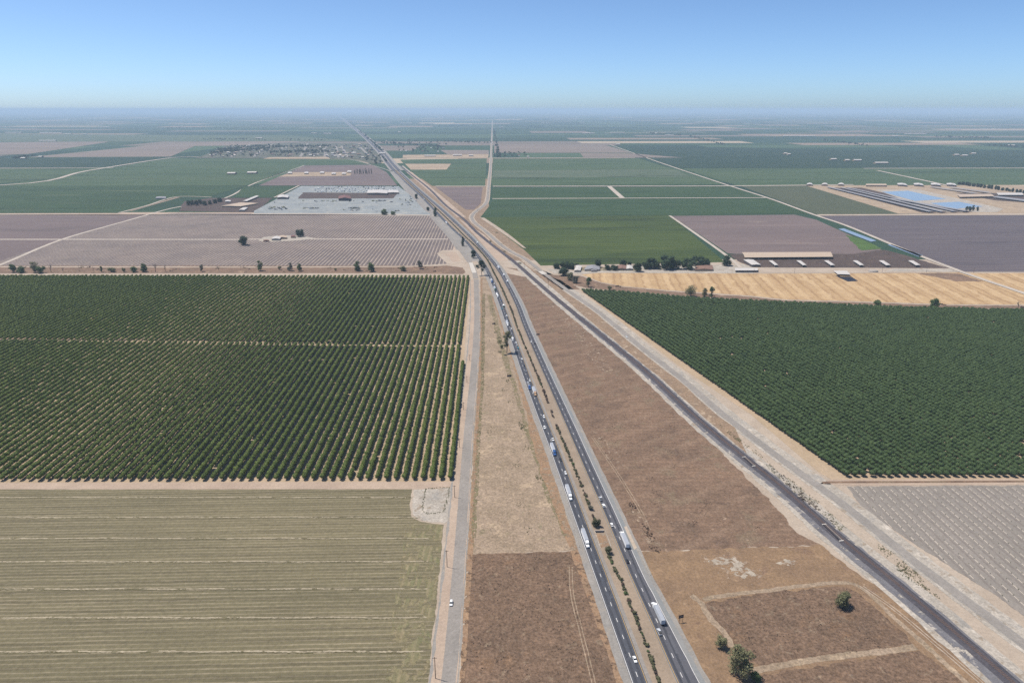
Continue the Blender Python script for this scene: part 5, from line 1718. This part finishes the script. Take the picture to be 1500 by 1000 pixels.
def rail_bridge(px_a, px_b, label):
    a, b = P(*px_a), P(*px_b)
    t = (b - a).normalized()
    L = (b - a).length
    e = empty('railway_bridge', a.lerp(b, .5), math.atan2(t.y, t.x))
    tag(e, label, 'bridge')
    for s in (1,):
        MB().box(-L / 2, L / 2, -.5, -.2, .15, 1.5).build('girder', M['sign_back'], e)
        MB().box(-L / 2, L / 2, -2.4, -.55, .16, .2).build('opening', M['dull_black'], e)  # flat black slab stands in for the shade inside the bridge opening
        MB().box(-L / 2, L / 2, -2.62, -2.42, .9, 1.05).build('handrail', M['concrete'], e)
        for k in range(7):
            x = -L / 2 + L * k / 6
            MB().box(x - .08, x + .08, -2.6, -2.44, .1, .9).build('post', M['concrete'], e)
        for x in (-L / 2 - .5, L / 2 + .5):
            MB().box(x - .48, x + .48, -3.2, .2, .1, 1.2).build('abutment', M['concrete'], e)
rail_bridge((1101.5, 683.5), (1088, 671), 'upper small railway bridge with a dark opening')
rail_bridge((1229, 793), (1205, 770), 'lower longer railway bridge with a dark opening')
# culvert in the median
def culvert():
    e = empty('culvert_headwall', P(879, 778, 0.17))
    tag(e, 'grey culvert headwall across the highway median above orange dirt', 'headwall')
    a, b = P(871.5, 777.5), P(885, 777.5)
    o = P(879, 778)
    MB().box(a.x - o.x, b.x - o.x, -.3, .3, 0, .9).build('wall', M['concrete_old'], e)
    MB().box(a.x - o.x + .3, b.x - o.x - .3, -1.6, -.32, .02, .12).build('opening', M['dull_black'], e)  # shade of the culvert mouth painted as a flat black slab
culvert()
field('culvert_pit', [(873.5, 781), (885.5, 781), (893, 799), (879, 802)], 'orange_verge', 0.2)
between('concrete_kerb', [(870.5, 777), (879, 802)], [(871.6, 777), (880.2, 802)], 'bleached_dirt', 0.23)
between('concrete_kerb', [(886, 777), (894.5, 800)], [(887, 777), (895.6, 800)], 'bleached_dirt', 0.23)

# ------------------------------------------------------------------ buildings
def building(px4, h, rise, wall, roof, label, cat='building', name='barn', open_sides=False, windows=0, group=None, along=None):
    """gabled building on four ground corners given as near-left, near-right, far-right, far-left"""
    c = [P(x, y, 0.1) for x, y in px4]
    ctr = sum(c, Vector()) / 4
    e = empty(name, Vector((ctr.x, ctr.y, 0.1)))
    tag(e, label, cat, group)
    q = [Vector((p.x - ctr.x, p.y - ctr.y, 0)) for p in c]
    lx, ly = (q[1] - q[0]).length, (q[3] - q[0]).length
    if not (lx >= ly if along is None else along == 'x'):
        q = [q[3], q[0], q[1], q[2]]
    lo = 0.0
    up = Vector((0, 0, h))
    if open_sides:
        n = max(3, int((q[1] - q[0]).length / 9))
        for s, (a, b) in enumerate(((q[0], q[1]), (q[3], q[2]))):
            for k in range(min(n, 9)):
                p = a.lerp(b, (k + .1) / (min(n, 9) - .8)) * .97
                MB().box(p.x - .15, p.x + .15, p.y - .15, p.y + .15, 0, h).build('post', M['steel'], e)
    else:
        mb = MB()
        mb.add([p * .985 for p in q] + [p * .985 + up for p in q], [(0, 1, 5, 4), (1, 2, 6, 5), (2, 3, 7, 6), (3, 0, 4, 7)])
        r0, r1 = (q[0] + q[3]) * .4925 + up + Vector((0, 0, rise)), (q[1] + q[2]) * .4925 + up + Vector((0, 0, rise))
        mb.add([q[3] * .985 + up, q[0] * .985 + up, r0], [(0, 1, 2)])
        mb.add([q[1] * .985 + up, q[2] * .985 + up, r1], [(0, 1, 2)])
        mb.build('wall', M[wall], e)
    ov = 1.04
    e0, e1, e2, e3 = [p * ov + up for p in q]
    r0, r1 = (e0 + e3) / 2 + Vector((0, 0, rise)), (e1 + e2) / 2 + Vector((0, 0, rise))
    th = Vector((0, 0, .18))
    mb = MB()
    for quad in ((e0, e1, r1, r0), (r0, r1, e2, e3)):
        mb.add([p + th for p in quad] + list(quad), [(0, 1, 2, 3), (7, 6, 5, 4), (0, 4, 5, 1), (1, 5, 6, 2), (2, 6, 7, 3), (3, 7, 4, 0)])
    mb.build('roof', M[roof], e)
    a, b = q[0], q[1]
    t = (b - a).normalized()
    nrm = Vector((t.y, -t.x, 0))
    def wallpanel(nm, u0, u1, z0, z1, mat):
        pa, pb = (a + (b - a) * u0) * .985 + nrm * .04, (a + (b - a) * u1) * .985 + nrm * .04
        m2 = MB()
        m2.add([(p.x, p.y, z) for p, z in ((pa, z0), (pb, z0), (pb, z1), (pa, z1))] + [(p.x + nrm.x * .06, p.y + nrm.y * .06, z) for p, z in ((pa, z0), (pb, z0), (pb, z1), (pa, z1))], [(4, 5, 6, 7), (0, 1, 5, 4), (1, 2, 6, 5), (2, 3, 7, 6), (3, 0, 4, 7)])
        m2.build(nm, M[mat], e)
    if windows:
        for k in range(windows):
            u = (k + .5) / (windows + 1) + (.08 if k >= windows / 2 else -.03)
            wallpanel('window', u - .05, u + .05, 1.0, min(h - .3, 2.2), 'glass')
        wallpanel('door', .5, .57, .05, 2.1, 'wood')
    return e

# farm houses along the lane
building([(841, 398.5), (850, 398.5), (852, 392), (843.5, 391)], 3.2, 1.2, 'wall_white', 'roof_white', 'white metal-roofed farm shed at the left of the farmhouses', 'shed', 'farm_shed')
building([(856, 397), (878, 397), (878, 391.5), (860, 391.5)], 3.0, 2.0, 'wall_white', 'roof_grey', 'farmhouse with bluish grey roof', 'house', 'farmhouse', windows=4)
building([(866, 398.2), (874, 398.2), (874, 395), (866, 395)], 2.9, 1.4, 'wall_white', 'roof_grey', 'small grey-roofed porch building before the farmhouse', 'house', 'farmhouse', windows=2)
building([(904, 396), (917, 396), (917, 391), (904, 391)], 3.0, 1.8, 'wall_tan', 'roof_brown', 'tan farmhouse with brownish roof', 'house', 'farmhouse', windows=3)
building([(917.5, 396), (927, 396), (925, 391), (918, 391)], 3.0, 1.4, 'wall_white', 'roof_white', 'white garage right of the tan farmhouse', 'garage', 'garage')
building([(1018, 397), (1044, 397), (1043, 391), (1020, 391)], 3.2, 1.6, 'wall_tan', 'roof_brown', 'low brown-roofed farm building right of the big tree clump', 'barn', 'farm_building', windows=4)
building([(1020, 388.5), (1034, 388.5), (1034, 386), (1021, 386)], 3.2, 1.2, 'wall_tan', 'roof_beige', 'small beige shed behind the low brown farm building', 'shed', 'farm_shed')
building([(1077, 399), (1109, 399), (1109, 395.5), (1077, 395.5)], 4.0, .8, 'wall_dark', 'roof_white', 'long white-roofed shed at the edge of the golden field', 'shed', 'farm_shed')
building([(1093, 380.5), (1217, 379.5), (1214, 372.5), (1089, 373)], 5.0, 1.2, 'wall_dark', 'roof_beige', 'very long beige-roofed barn behind the shade roofs', 'barn', 'long_barn', open_sides=True)
building([(1101, 391), (1114, 391), (1103, 383.5), (1089, 383.5)], 4.5, .8, 'wall_dark', 'roof_white', 'wide white-roofed shed left of the shade roofs', 'shed', 'farm_shed')
for i, x in enumerate([1126, 1166.5, 1207, 1249, 1287, 1330]):
    k = 1 + .06 * i
    building([(x + 8.5 * k, 391.5), (x + 13.5 * k, 391), (x + 5.5 * k, 384.6), (x, 384.6)], 4.2, .3, 'wall_dark', 'roof_white', 'slanted white shade roof, %s from the wide shed' % ordn(i + 1), 'shade roof', 'shade_roof', True, group='white shade roofs over the corral')
building([(1227, 404), (1245, 404.5), (1240, 399), (1221, 399)], 3.2, .15, 'wall_dark', 'roof_white', 'flat open shelter over a black sheet in the golden field', 'shelter', 'open_shelter', True)
field('black_sheet', [(1221, 402), (1232, 404.8), (1247, 405), (1257, 411.6), (1242, 412.3), (1230, 407)], 'dull_black', 0.3)  # flat black sheet reaching from below the shelter roof into the field
field('silage_pad', [(1296, 397.5), (1310, 393.6), (1402, 393.4), (1404, 397.5)], 'bleached_dirt', 0.34)
def heap(px, py, wpx, hpx, mat, label):
    w, h = wpx * mpp(px, py), hgt(px, py, hpx)
    e = empty('heap', P(px, py, .1))
    tag(e, label, 'heap')
    mb = MB()
    rg = random.Random(int(px))
    v, f = ICO2
    mb.add([(d.x * w / 2 * rg.uniform(.85, 1.1), d.y * w / 3 * rg.uniform(.85, 1.1), max(-.1, d.z * h * rg.uniform(.85, 1.1))) for d in v], f)
    mb.build('mound', M[mat], e)
heap(1279, 398, 15, 3.5, 'concrete_old', 'grey sand heap beside the golden field')
# little farmyard in the purple field
building([(398, 352.3), (410, 352.3), (412, 349.5), (402, 349)], 4, 1.5, 'wall_white', 'roof_white', 'white-roofed shed in the little farmyard', 'shed', 'farm_shed')
building([(408, 350), (420, 350.2), (420, 347.5), (410, 347.3)], 3.5, 1.5, 'wall_tan', 'roof_beige', 'beige shed behind the white one in the little farmyard', 'shed', 'farm_shed')
building([(386, 354), (394, 354), (394, 352.5), (386, 352.5)], 2.2, .8, 'wall_dark', 'roof_brown', 'low brown hut at the left of the little farmyard', 'shed', 'farm_shed')
building([(426, 348.6), (433, 348.6), (433, 346.8), (427, 346.8)], 3, 1.0, 'wall_tan', 'roof_red', 'small reddish shed beside the round farmyard tree', 'shed', 'farm_shed')
# yard buildings
building([(496, 294.5), (514, 294.5), (513, 290.5), (497, 290.5)], 8, 4, 'wall_dark', 'roof_red', 'dark gabled hall in the middle of the pale yard', 'hall', 'hall', along='y')
building([(406, 292), (422, 292), (423, 288.5), (409, 288.5)], 6, 2.5, 'wall_dark', 'roof_white', 'white-roofed dark shed at the left edge of the yard', 'shed', 'yard_shed')
building([(538, 285.5), (567, 286), (568, 281.5), (540, 281)], 7, 1.5, 'wall_tan', 'roof_white', 'long white-roofed warehouse at the top of the yard', 'warehouse', 'warehouse')
building([(568, 284.5), (584, 284.5), (583, 281), (568, 281)], 6, 1.0, 'wall_tan', 'roof_white', 'lower white annex right of the long yard warehouse', 'warehouse', 'warehouse')
building([(356, 296.5), (375, 288.8), (379, 289.5), (362, 296.8)], 5, 1, 'wall_dark', 'roof_white', 'long narrow white shed roof left of the yard', 'shed', 'yard_shed', open_sides=True)
building([(325, 303.5), (352, 304), (378, 299.5), (352, 298.5)], 4, .8, 'wall_tan', 'roof_beige', 'broad beige roof beside the far corral trees', 'barn', 'corral_barn')
building([(330, 297), (338, 297), (338, 295), (331, 295)], 4, 1, 'wall_white', 'roof_white', 'small white shed above the broad beige roof', 'shed', 'yard_shed')
building([(350, 309.5), (358, 309.5), (363, 306), (356, 306)], 4, 1, 'wall_white', 'roof_white', 'small white shed below the broad beige roof', 'shed', 'yard_shed')
building([(228, 292), (243, 292), (243, 289.8), (230, 289.8)], 4, 1, 'wall_white', 'roof_grey', 'small bluish shed alone at the dark green field edge', 'shed', 'field_shed')
for i, (x, y) in enumerate([(424, 255.5), (448, 255.5), (471, 255), (488, 256.5), (503, 256.5), (511, 253.5)]):
    building([(x - 2.5, y), (x + 3.5, y), (x + 4, y - 2), (x - 1.5, y - 2)], 5, 1.2, 'wall_tan', 'roof_white', 'pale shed, %s from the left in the row above the yard' % ordn(i + 1), 'shed', 'far_shed', group='pale sheds above the yard')
field('farm_strip', [(407, 259), (513, 257.5), (516, 252), (430, 252.5)], 'far_tan', 0.9)
# dairy
DA, DB = (1215, 276.5), (1366, 312)
for i, (x0, y0, x1, y1, w) in enumerate([(1212, 276, 1356, 311.5, 5), (1233, 277, 1374, 311.5, 4), (1242, 277, 1392, 311, 4), (1305, 293, 1410, 311, 5)]):
    building([(x1, y1), (x1 + w * 1.6, y1 - .2), (x0 + w, y0), (x0, y0 + .1)], 5, .8, 'wall_dark', 'roof_grey', 'long low dairy shade roof, %s of four from the left' % ordn(i + 1), 'shade roof', 'loafing_shed', True, group='long dairy shade roofs')
    between('corral_lane', [(x0 + 4, y0 + .2), (x1 + 8, y1)], [(x0 + 10, y0 + .2), (x1 + 16, y1)], 'corral', 0.8)
for i, x in enumerate([1185, 1207, 1231]):
    building([(x - 4, 272.5), (x + 5, 272.7), (x + 4, 270.5), (x - 2, 270.5)], 6, 2, 'wall_tan', 'roof_white', 'white dairy shed, %s in the upper left row' % ordn(i + 1), 'shed', 'dairy_shed', group='white dairy sheds')
for i, x in enumerate([1320, 1344, 1369, 1392]):
    building([(x - 5, 272.7), (x + 9, 274), (x + 6, 271), (x - 6, 270.6)], 6, 2, 'wall_dark', 'roof_white', 'white dairy roof, %s in the upper right row' % ordn(i + 1), 'shed', 'dairy_shed', group='white dairy sheds')
building([(1268, 273.5), (1298, 273.7), (1297, 271.5), (1269, 271.5)], 6, 1, 'wall_tan', 'roof_beige', 'long beige hay shed at the top of the dairy', 'shed', 'dairy_shed')
building([(1406, 291), (1455, 290), (1450, 286.5), (1402, 287)], 6, 1, 'wall_dark', 'roof_beige', 'long beige barn right of the blue ponds', 'barn', 'dairy_barn', True)
building([(1462, 288), (1498, 288), (1496, 284.8), (1460, 285)], 6, 1, 'wall_dark', 'roof_white', 'white barn roof at the right edge of the dairy', 'barn', 'dairy_barn', True)
building([(1455, 291), (1540, 302), (1545, 300), (1462, 289.5)], 5, .6, 'wall_dark', 'roof_grey', 'long grey shade roof at the right edge of the dairy', 'shade roof', 'loafing_shed', True)
for i, (x0, y0, x1, y1) in enumerate([(1362, 275.5, 1425, 285), (1390, 276, 1446, 284)]):
    building([(x1, y1), (x1 + 8, y1 - .2), (x0 + 6, y0), (x0, y0 + .1)], 5, .8, 'wall_dark', 'roof_grey', '%s grey shade roof above the beige dairy barn' % ['left', 'right'][i], 'shade roof', 'loafing_shed', True)

# parked trailers and machines in the equipment yard
TRL = MB().box(-1.3, 1.3, -6, 6, 1.0, 3.6).box(-1.0, 1.0, -5.6, -3.0, .3, .98, 1).box(-.2, .2, 4.5, 4.9, 0, .98, 1).mesh('parked_trailer', [M['panel'], M['chassis']])
TRC = MB().box(-1.2, 1.2, -4, 1.2, 1.0, 1.8).box(-1.15, 1.15, 1.3, 3.4, .7, 3.0, 0, .85).box(-1.25, 1.25, -3.4, -2.2, 0, .98, 1).box(-1.25, 1.25, 2.0, 3.1, 0, .69, 1).mesh('parked_truck', [M['panel'], M['chassis']])
def park(me, name, px, py, col, label, cat, group, rz):
    o = link_mesh(name, me)
    o.location = P(px, py, .7)
    o.rotation_euler = (0, 0, rz)
    o.color = col
    tag(o, label, cat, group)
k = 0
TR = []
for r, y in enumerate([274.5, 277, 279.2, 281.2]):
    for x in np.arange(462 if r else 470, 584, 3.9):
        if rnd.random() < .18 or (538 < x < 586 and y > 280):
            continue
        k += 1
        TR.append(r)
        park(TRL, 'parked_trailer', x + rnd.uniform(-1, 1), y + rnd.uniform(-.4, .4), rnd.choice([WHITE, WHITE, WHITE, SILVER, (.5, .5, .55, 1), (.1, .1, .12, 1)]), 'parked trailer, %s in the %s row of the equipment yard from its top' % (ordn(sum(1 for z in TR if z == r) + 1), ordn(r + 1)), 'trailer', 'trailers parked in the yard', rnd.uniform(-.25, .25))
def yard_spot():
    row = rnd.choice([(392, 420, 303, 308), (445, 468, 304.5, 306), (512, 526, 304.5, 306), (400, 600, 294, 297), (480, 600, 307, 310), (545, 566, 294, 295), (586, 612, 284, 302)])
    return rnd.uniform(row[0], row[1]), rnd.uniform(row[2], row[3])
for i, (x, y) in enumerate(sorted(yard_spot() for _ in range(130))):
    park(TRC, 'parked_truck', x, y, rnd.choice([(.03, .03, .04, 1), (.05, .06, .08, 1), (.1, .1, .1, 1), (.3, .28, .1, 1), SILVER]), 'parked machine, %s from the left on the pale equipment yard paving' % ordn(i + 1), 'truck', 'machines parked on the yard paving', rnd.uniform(0, 3.1))

# ------------------------------------------------------------------ the town and far farms
def house_mesh(seed, roof):
    rg = random.Random(seed)
    w, d, h, r = rg.uniform(9, 14), rg.uniform(7, 10), rg.uniform(3, 4.5), rg.uniform(1.6, 2.6)
    wl = MB().box(-w / 2, w / 2, -d / 2, d / 2, 0, h)
    wl.add([(-w / 2, -d / 2, h), (-w / 2, d / 2, h), (-w / 2, 0, h + r)], [(0, 1, 2)])
    wl.add([(w / 2, -d / 2, h), (w / 2, d / 2, h), (w / 2, 0, h + r)], [(0, 1, 2)])
    rf = MB()
    k = .6
    for s in (-1, 1):
        rf.add([(-w / 2 - k, s * (d / 2 + k), h - .3), (w / 2 + k, s * (d / 2 + k), h - .3), (w / 2 + k, 0, h + r + .1), (-w / 2 - k, 0, h + r + .1)], [(0, 1, 2, 3)])
    return wl.mesh('wall', M['wall_white'] if seed % 2 else M['wall_tan']), rf.mesh('roof', M[roof])
HM = [house_mesh(i, r) for i, r in enumerate(['roof_grey', 'roof_white', 'roof_brown', 'roof_beige', 'roof_red', 'roof_white'])]
def town_tree_mesh(seed, w, h):
    rg = random.Random(seed)
    mb = MB()
    v, f = ICO1
    for _ in range(5):
        c = Vector((rg.gauss(0, w * .2), rg.gauss(0, w * .2), h * rg.uniform(.45, .8)))
        mb.add([c + Vector((d.x, d.y, d.z * .9)) * w * .28 * rg.uniform(.8, 1.15) for d in v], f)
        leaf_quads(mb, c, w * .3, 14, w * .1, rg, .9)
    tr = MB().tube((0, 0, -.1), (0, 0, h * .55), .35, .22, 6)
    return mb.mesh('crown', M['leaf_dark']), tr.mesh('trunk', M['bark'])
TM = [town_tree_mesh(60 + i, 11 + i, 10 + 1.5 * i) for i in range(4)]
RNAME = ['grey', 'white', 'brown', 'beige', 'reddish', 'white']
def town(poly, nh, nt, where, grp, hscale=1.0):
    done = 0
    P_ = [Vector((x, y, 0)) for x, y in poly]
    x0, x1 = min(p.x for p in P_), max(p.x for p in P_)
    y0, y1 = min(p.y for p in P_), max(p.y for p in P_)
    def pick():
        while True:
            x, y = rnd.uniform(x0, x1), rnd.uniform(y0, y1)
            if inside(P_, x, y):
                return x, y
    for i, (x, y) in enumerate(sorted(pick() for _ in range(nh))):
        j = rnd.randrange(len(HM))
        e = empty('house', P(x, y, .7), rnd.choice([0, math.pi / 2]) + rnd.uniform(-.1, .1), hscale * rnd.uniform(.9, 1.5))
        tag(e, '%s-roofed house, %s from the left, %s' % (RNAME[j], ordn(i + 1), where), 'house', 'houses ' + grp)
        link_mesh('wall', HM[j][0], None, e)
        link_mesh('roof', HM[j][1], None, e)
    for i, (x, y) in enumerate(sorted(pick() for _ in range(nt))):
        j = rnd.randrange(len(TM))
        e = empty('shade_tree', P(x, y, .7), rnd.uniform(0, 6), rnd.uniform(.8, 1.4))
        tag(e, 'dark tree, %s from the left, %s' % (ordn(i + 1), where), 'tree', 'shade trees ' + grp)
        link_mesh('crown', TM[j][0], None, e)
        link_mesh('trunk', TM[j][1], None, e)
town([(300, 230), (318, 219), (350, 213), (392, 213), (388, 229), (345, 230)], 58, 80, 'in the left part of the far town', 'in the left part of the far town')
town([(392, 213), (470, 212), (478, 229.5), (388, 229.5)], 66, 66, 'in the middle of the far town', 'in the middle of the far town')
town([(470, 214), (540, 212), (556, 229), (535, 234), (478, 230)], 60, 34, 'in the far town next to the highway', 'in the far town next to the highway', 1.3)
town([(530, 232), (562, 228), (568, 238), (545, 241)], 4, 26, 'in the dark clump at the interchange', 'at the interchange')
town([(556, 206), (600, 205), (655, 212), (648, 224), (590, 224), (570, 214)], 20, 60, 'in the grove right of the far highway', 'in the grove right of the far highway')
town([(722, 224), (775, 224), (778, 231), (724, 231.5)], 5, 26, 'in the grove beside the long straight road', 'beside the long straight road')
for pts in ([(338, 230), (352, 220), (366, 212)], [(372, 230), (384, 219), (400, 211)], [(440, 230), (446, 220), (450, 211)], [(476, 230), (478, 214)], [(496, 231), (492, 214)], [(510, 231), (500, 214)], [(540, 228), (528, 216)]):
    ribbon('street', wline(pts, 4), 9, 9, 'asphalt_old', 1.5)
field('town_ground', [(285, 231.5), (300, 227), (330, 214), (420, 209), (540, 210), (572, 236), (545, 240), (520, 233)], 'town', 1.1)
field('bare_strip', [(395, 230.5), (480, 229.8), (484, 232.8), (385, 232.8)], 'far_tan', 1.3)
# pale sheds scattered over the far valley
spots = [(20, 195, 30), (75, 195.5, 40), (100, 197, 12), (125, 197, 6), (155, 186.5, 18), (265, 186, 9), (70, 207, 30), (380, 203, 12), (460, 196, 10), (480, 196.5, 14), (595, 181, 22), (620, 182, 6), (585, 194, 5), (520, 180, 6), (530, 180.5, 4),
         (852, 174, 24), (800, 181, 18), (735, 187, 8), (862, 196, 22), (905, 195, 26), (960, 196, 14), (980, 199, 16), (1030, 178.5, 30), (1100, 181.5, 30), (1080, 175, 22), (1170, 200, 60), (1150, 226, 6), (1155, 227, 5), (1220, 234.5, 10), (1240, 236, 8), (1255, 236, 14), (1290, 240, 24),
         (1310, 200, 12), (1395, 190, 30), (1450, 189.5, 36), (1340, 197, 40), (1400, 228, 8), (1412, 229, 10), (1425, 226, 8), (1480, 214, 14), (340, 255.5, 14), (370, 254.5, 16), (905, 212.5, 8), (60, 231, 6), (35, 233, 8), (560, 226, 10), (540, 219, 12), (630, 229.5, 20), (670, 228.5, 16), (690, 229, 8)]
for i, (x, y, w) in enumerate(sorted(spots)):
    m_ = mpp(x, y)
    dy = max(.35, 30 / (m_ * 1000 / 300 * 2.0 + 1))
    a = P(x, y)
    e = empty('far_shed', Vector((a.x, a.y, .7)))
    wm = w * m_ * .8
    tag(e, '%s pale shed, %s from the left of those far across the valley' % ('long' if w > 11 else 'small', ordn(i + 1)), 'shed', 'pale sheds far across the valley')
    MB().box(-wm / 2, wm / 2, -14, 14, 0, 6).build('wall', M['wall_tan'], e)
    rf = MB()
    for s in (-1, 1):
        rf.add([(-wm / 2 - 1, s * 16, 6.05), (wm / 2 + 1, s * 16, 6.05), (wm / 2 + 1, 0, 10), (-wm / 2 - 1, 0, 10)], [(0, 1, 2, 3)])
    rf.build('roof', M['roof_white'], e)
# far tree lines read as one mass
pts = []
for (x0, y0, x1, y1, n) in [(500, 168, 560, 222, 130), (1370, 201, 1450, 203, 60), (1450, 214, 1500, 216, 30), (950, 196, 1000, 199, 40), (1205, 206, 1270, 214, 40), (20, 233, 55, 229, 25), (240, 188, 420, 189, 70), (1010, 200, 1060, 213, 40), (640, 208, 720, 210, 40), (300, 205, 480, 206, 60), (724, 190, 730, 232, 60), (312, 225, 395, 218, 130), (320, 221, 395, 214, 110), (395, 224, 480, 223, 110), (395, 216, 480, 215, 110), (560, 210, 650, 216, 70)]:
    for i in range(n):
        t = rnd.random()
        p = P(x0 + (x1 - x0) * t + rnd.gauss(0, 1.2), y0 + (y1 - y0) * t + rnd.gauss(0, .35))
        pts.append((p.x, p.y, .6))
tree_instancer('far_tree_line', pts, [t[0] for t in TM], smin=.8, smax=1.5)

# ------------------------------------------------------------------ haze over the whole valley
def haze():
    mb = MB()
    B = FAR + 4000
    mb.box(-B, B, -5000, B, -2.0, CAM_H + 30)
    m = bpy.data.materials.new('valley_haze')
    m.use_nodes = True
    nt = m.node_tree
    nt.nodes.remove(nt.nodes['Principled BSDF'])
    pv = nt.nodes.new('ShaderNodeVolumePrincipled')
    pv.inputs['Color'].default_value = HAZE_COLOR + (1,)
    pv.inputs['Density'].default_value = HAZE_DENSITY
    pv.inputs['Anisotropy'].default_value = 0.0
    nt.links.new(pv.outputs[0], nt.nodes['Material Output'].inputs['Volume'])
    o = mb.build('haze', m)
    o['kind'] = 'stuff'
    return o
haze()
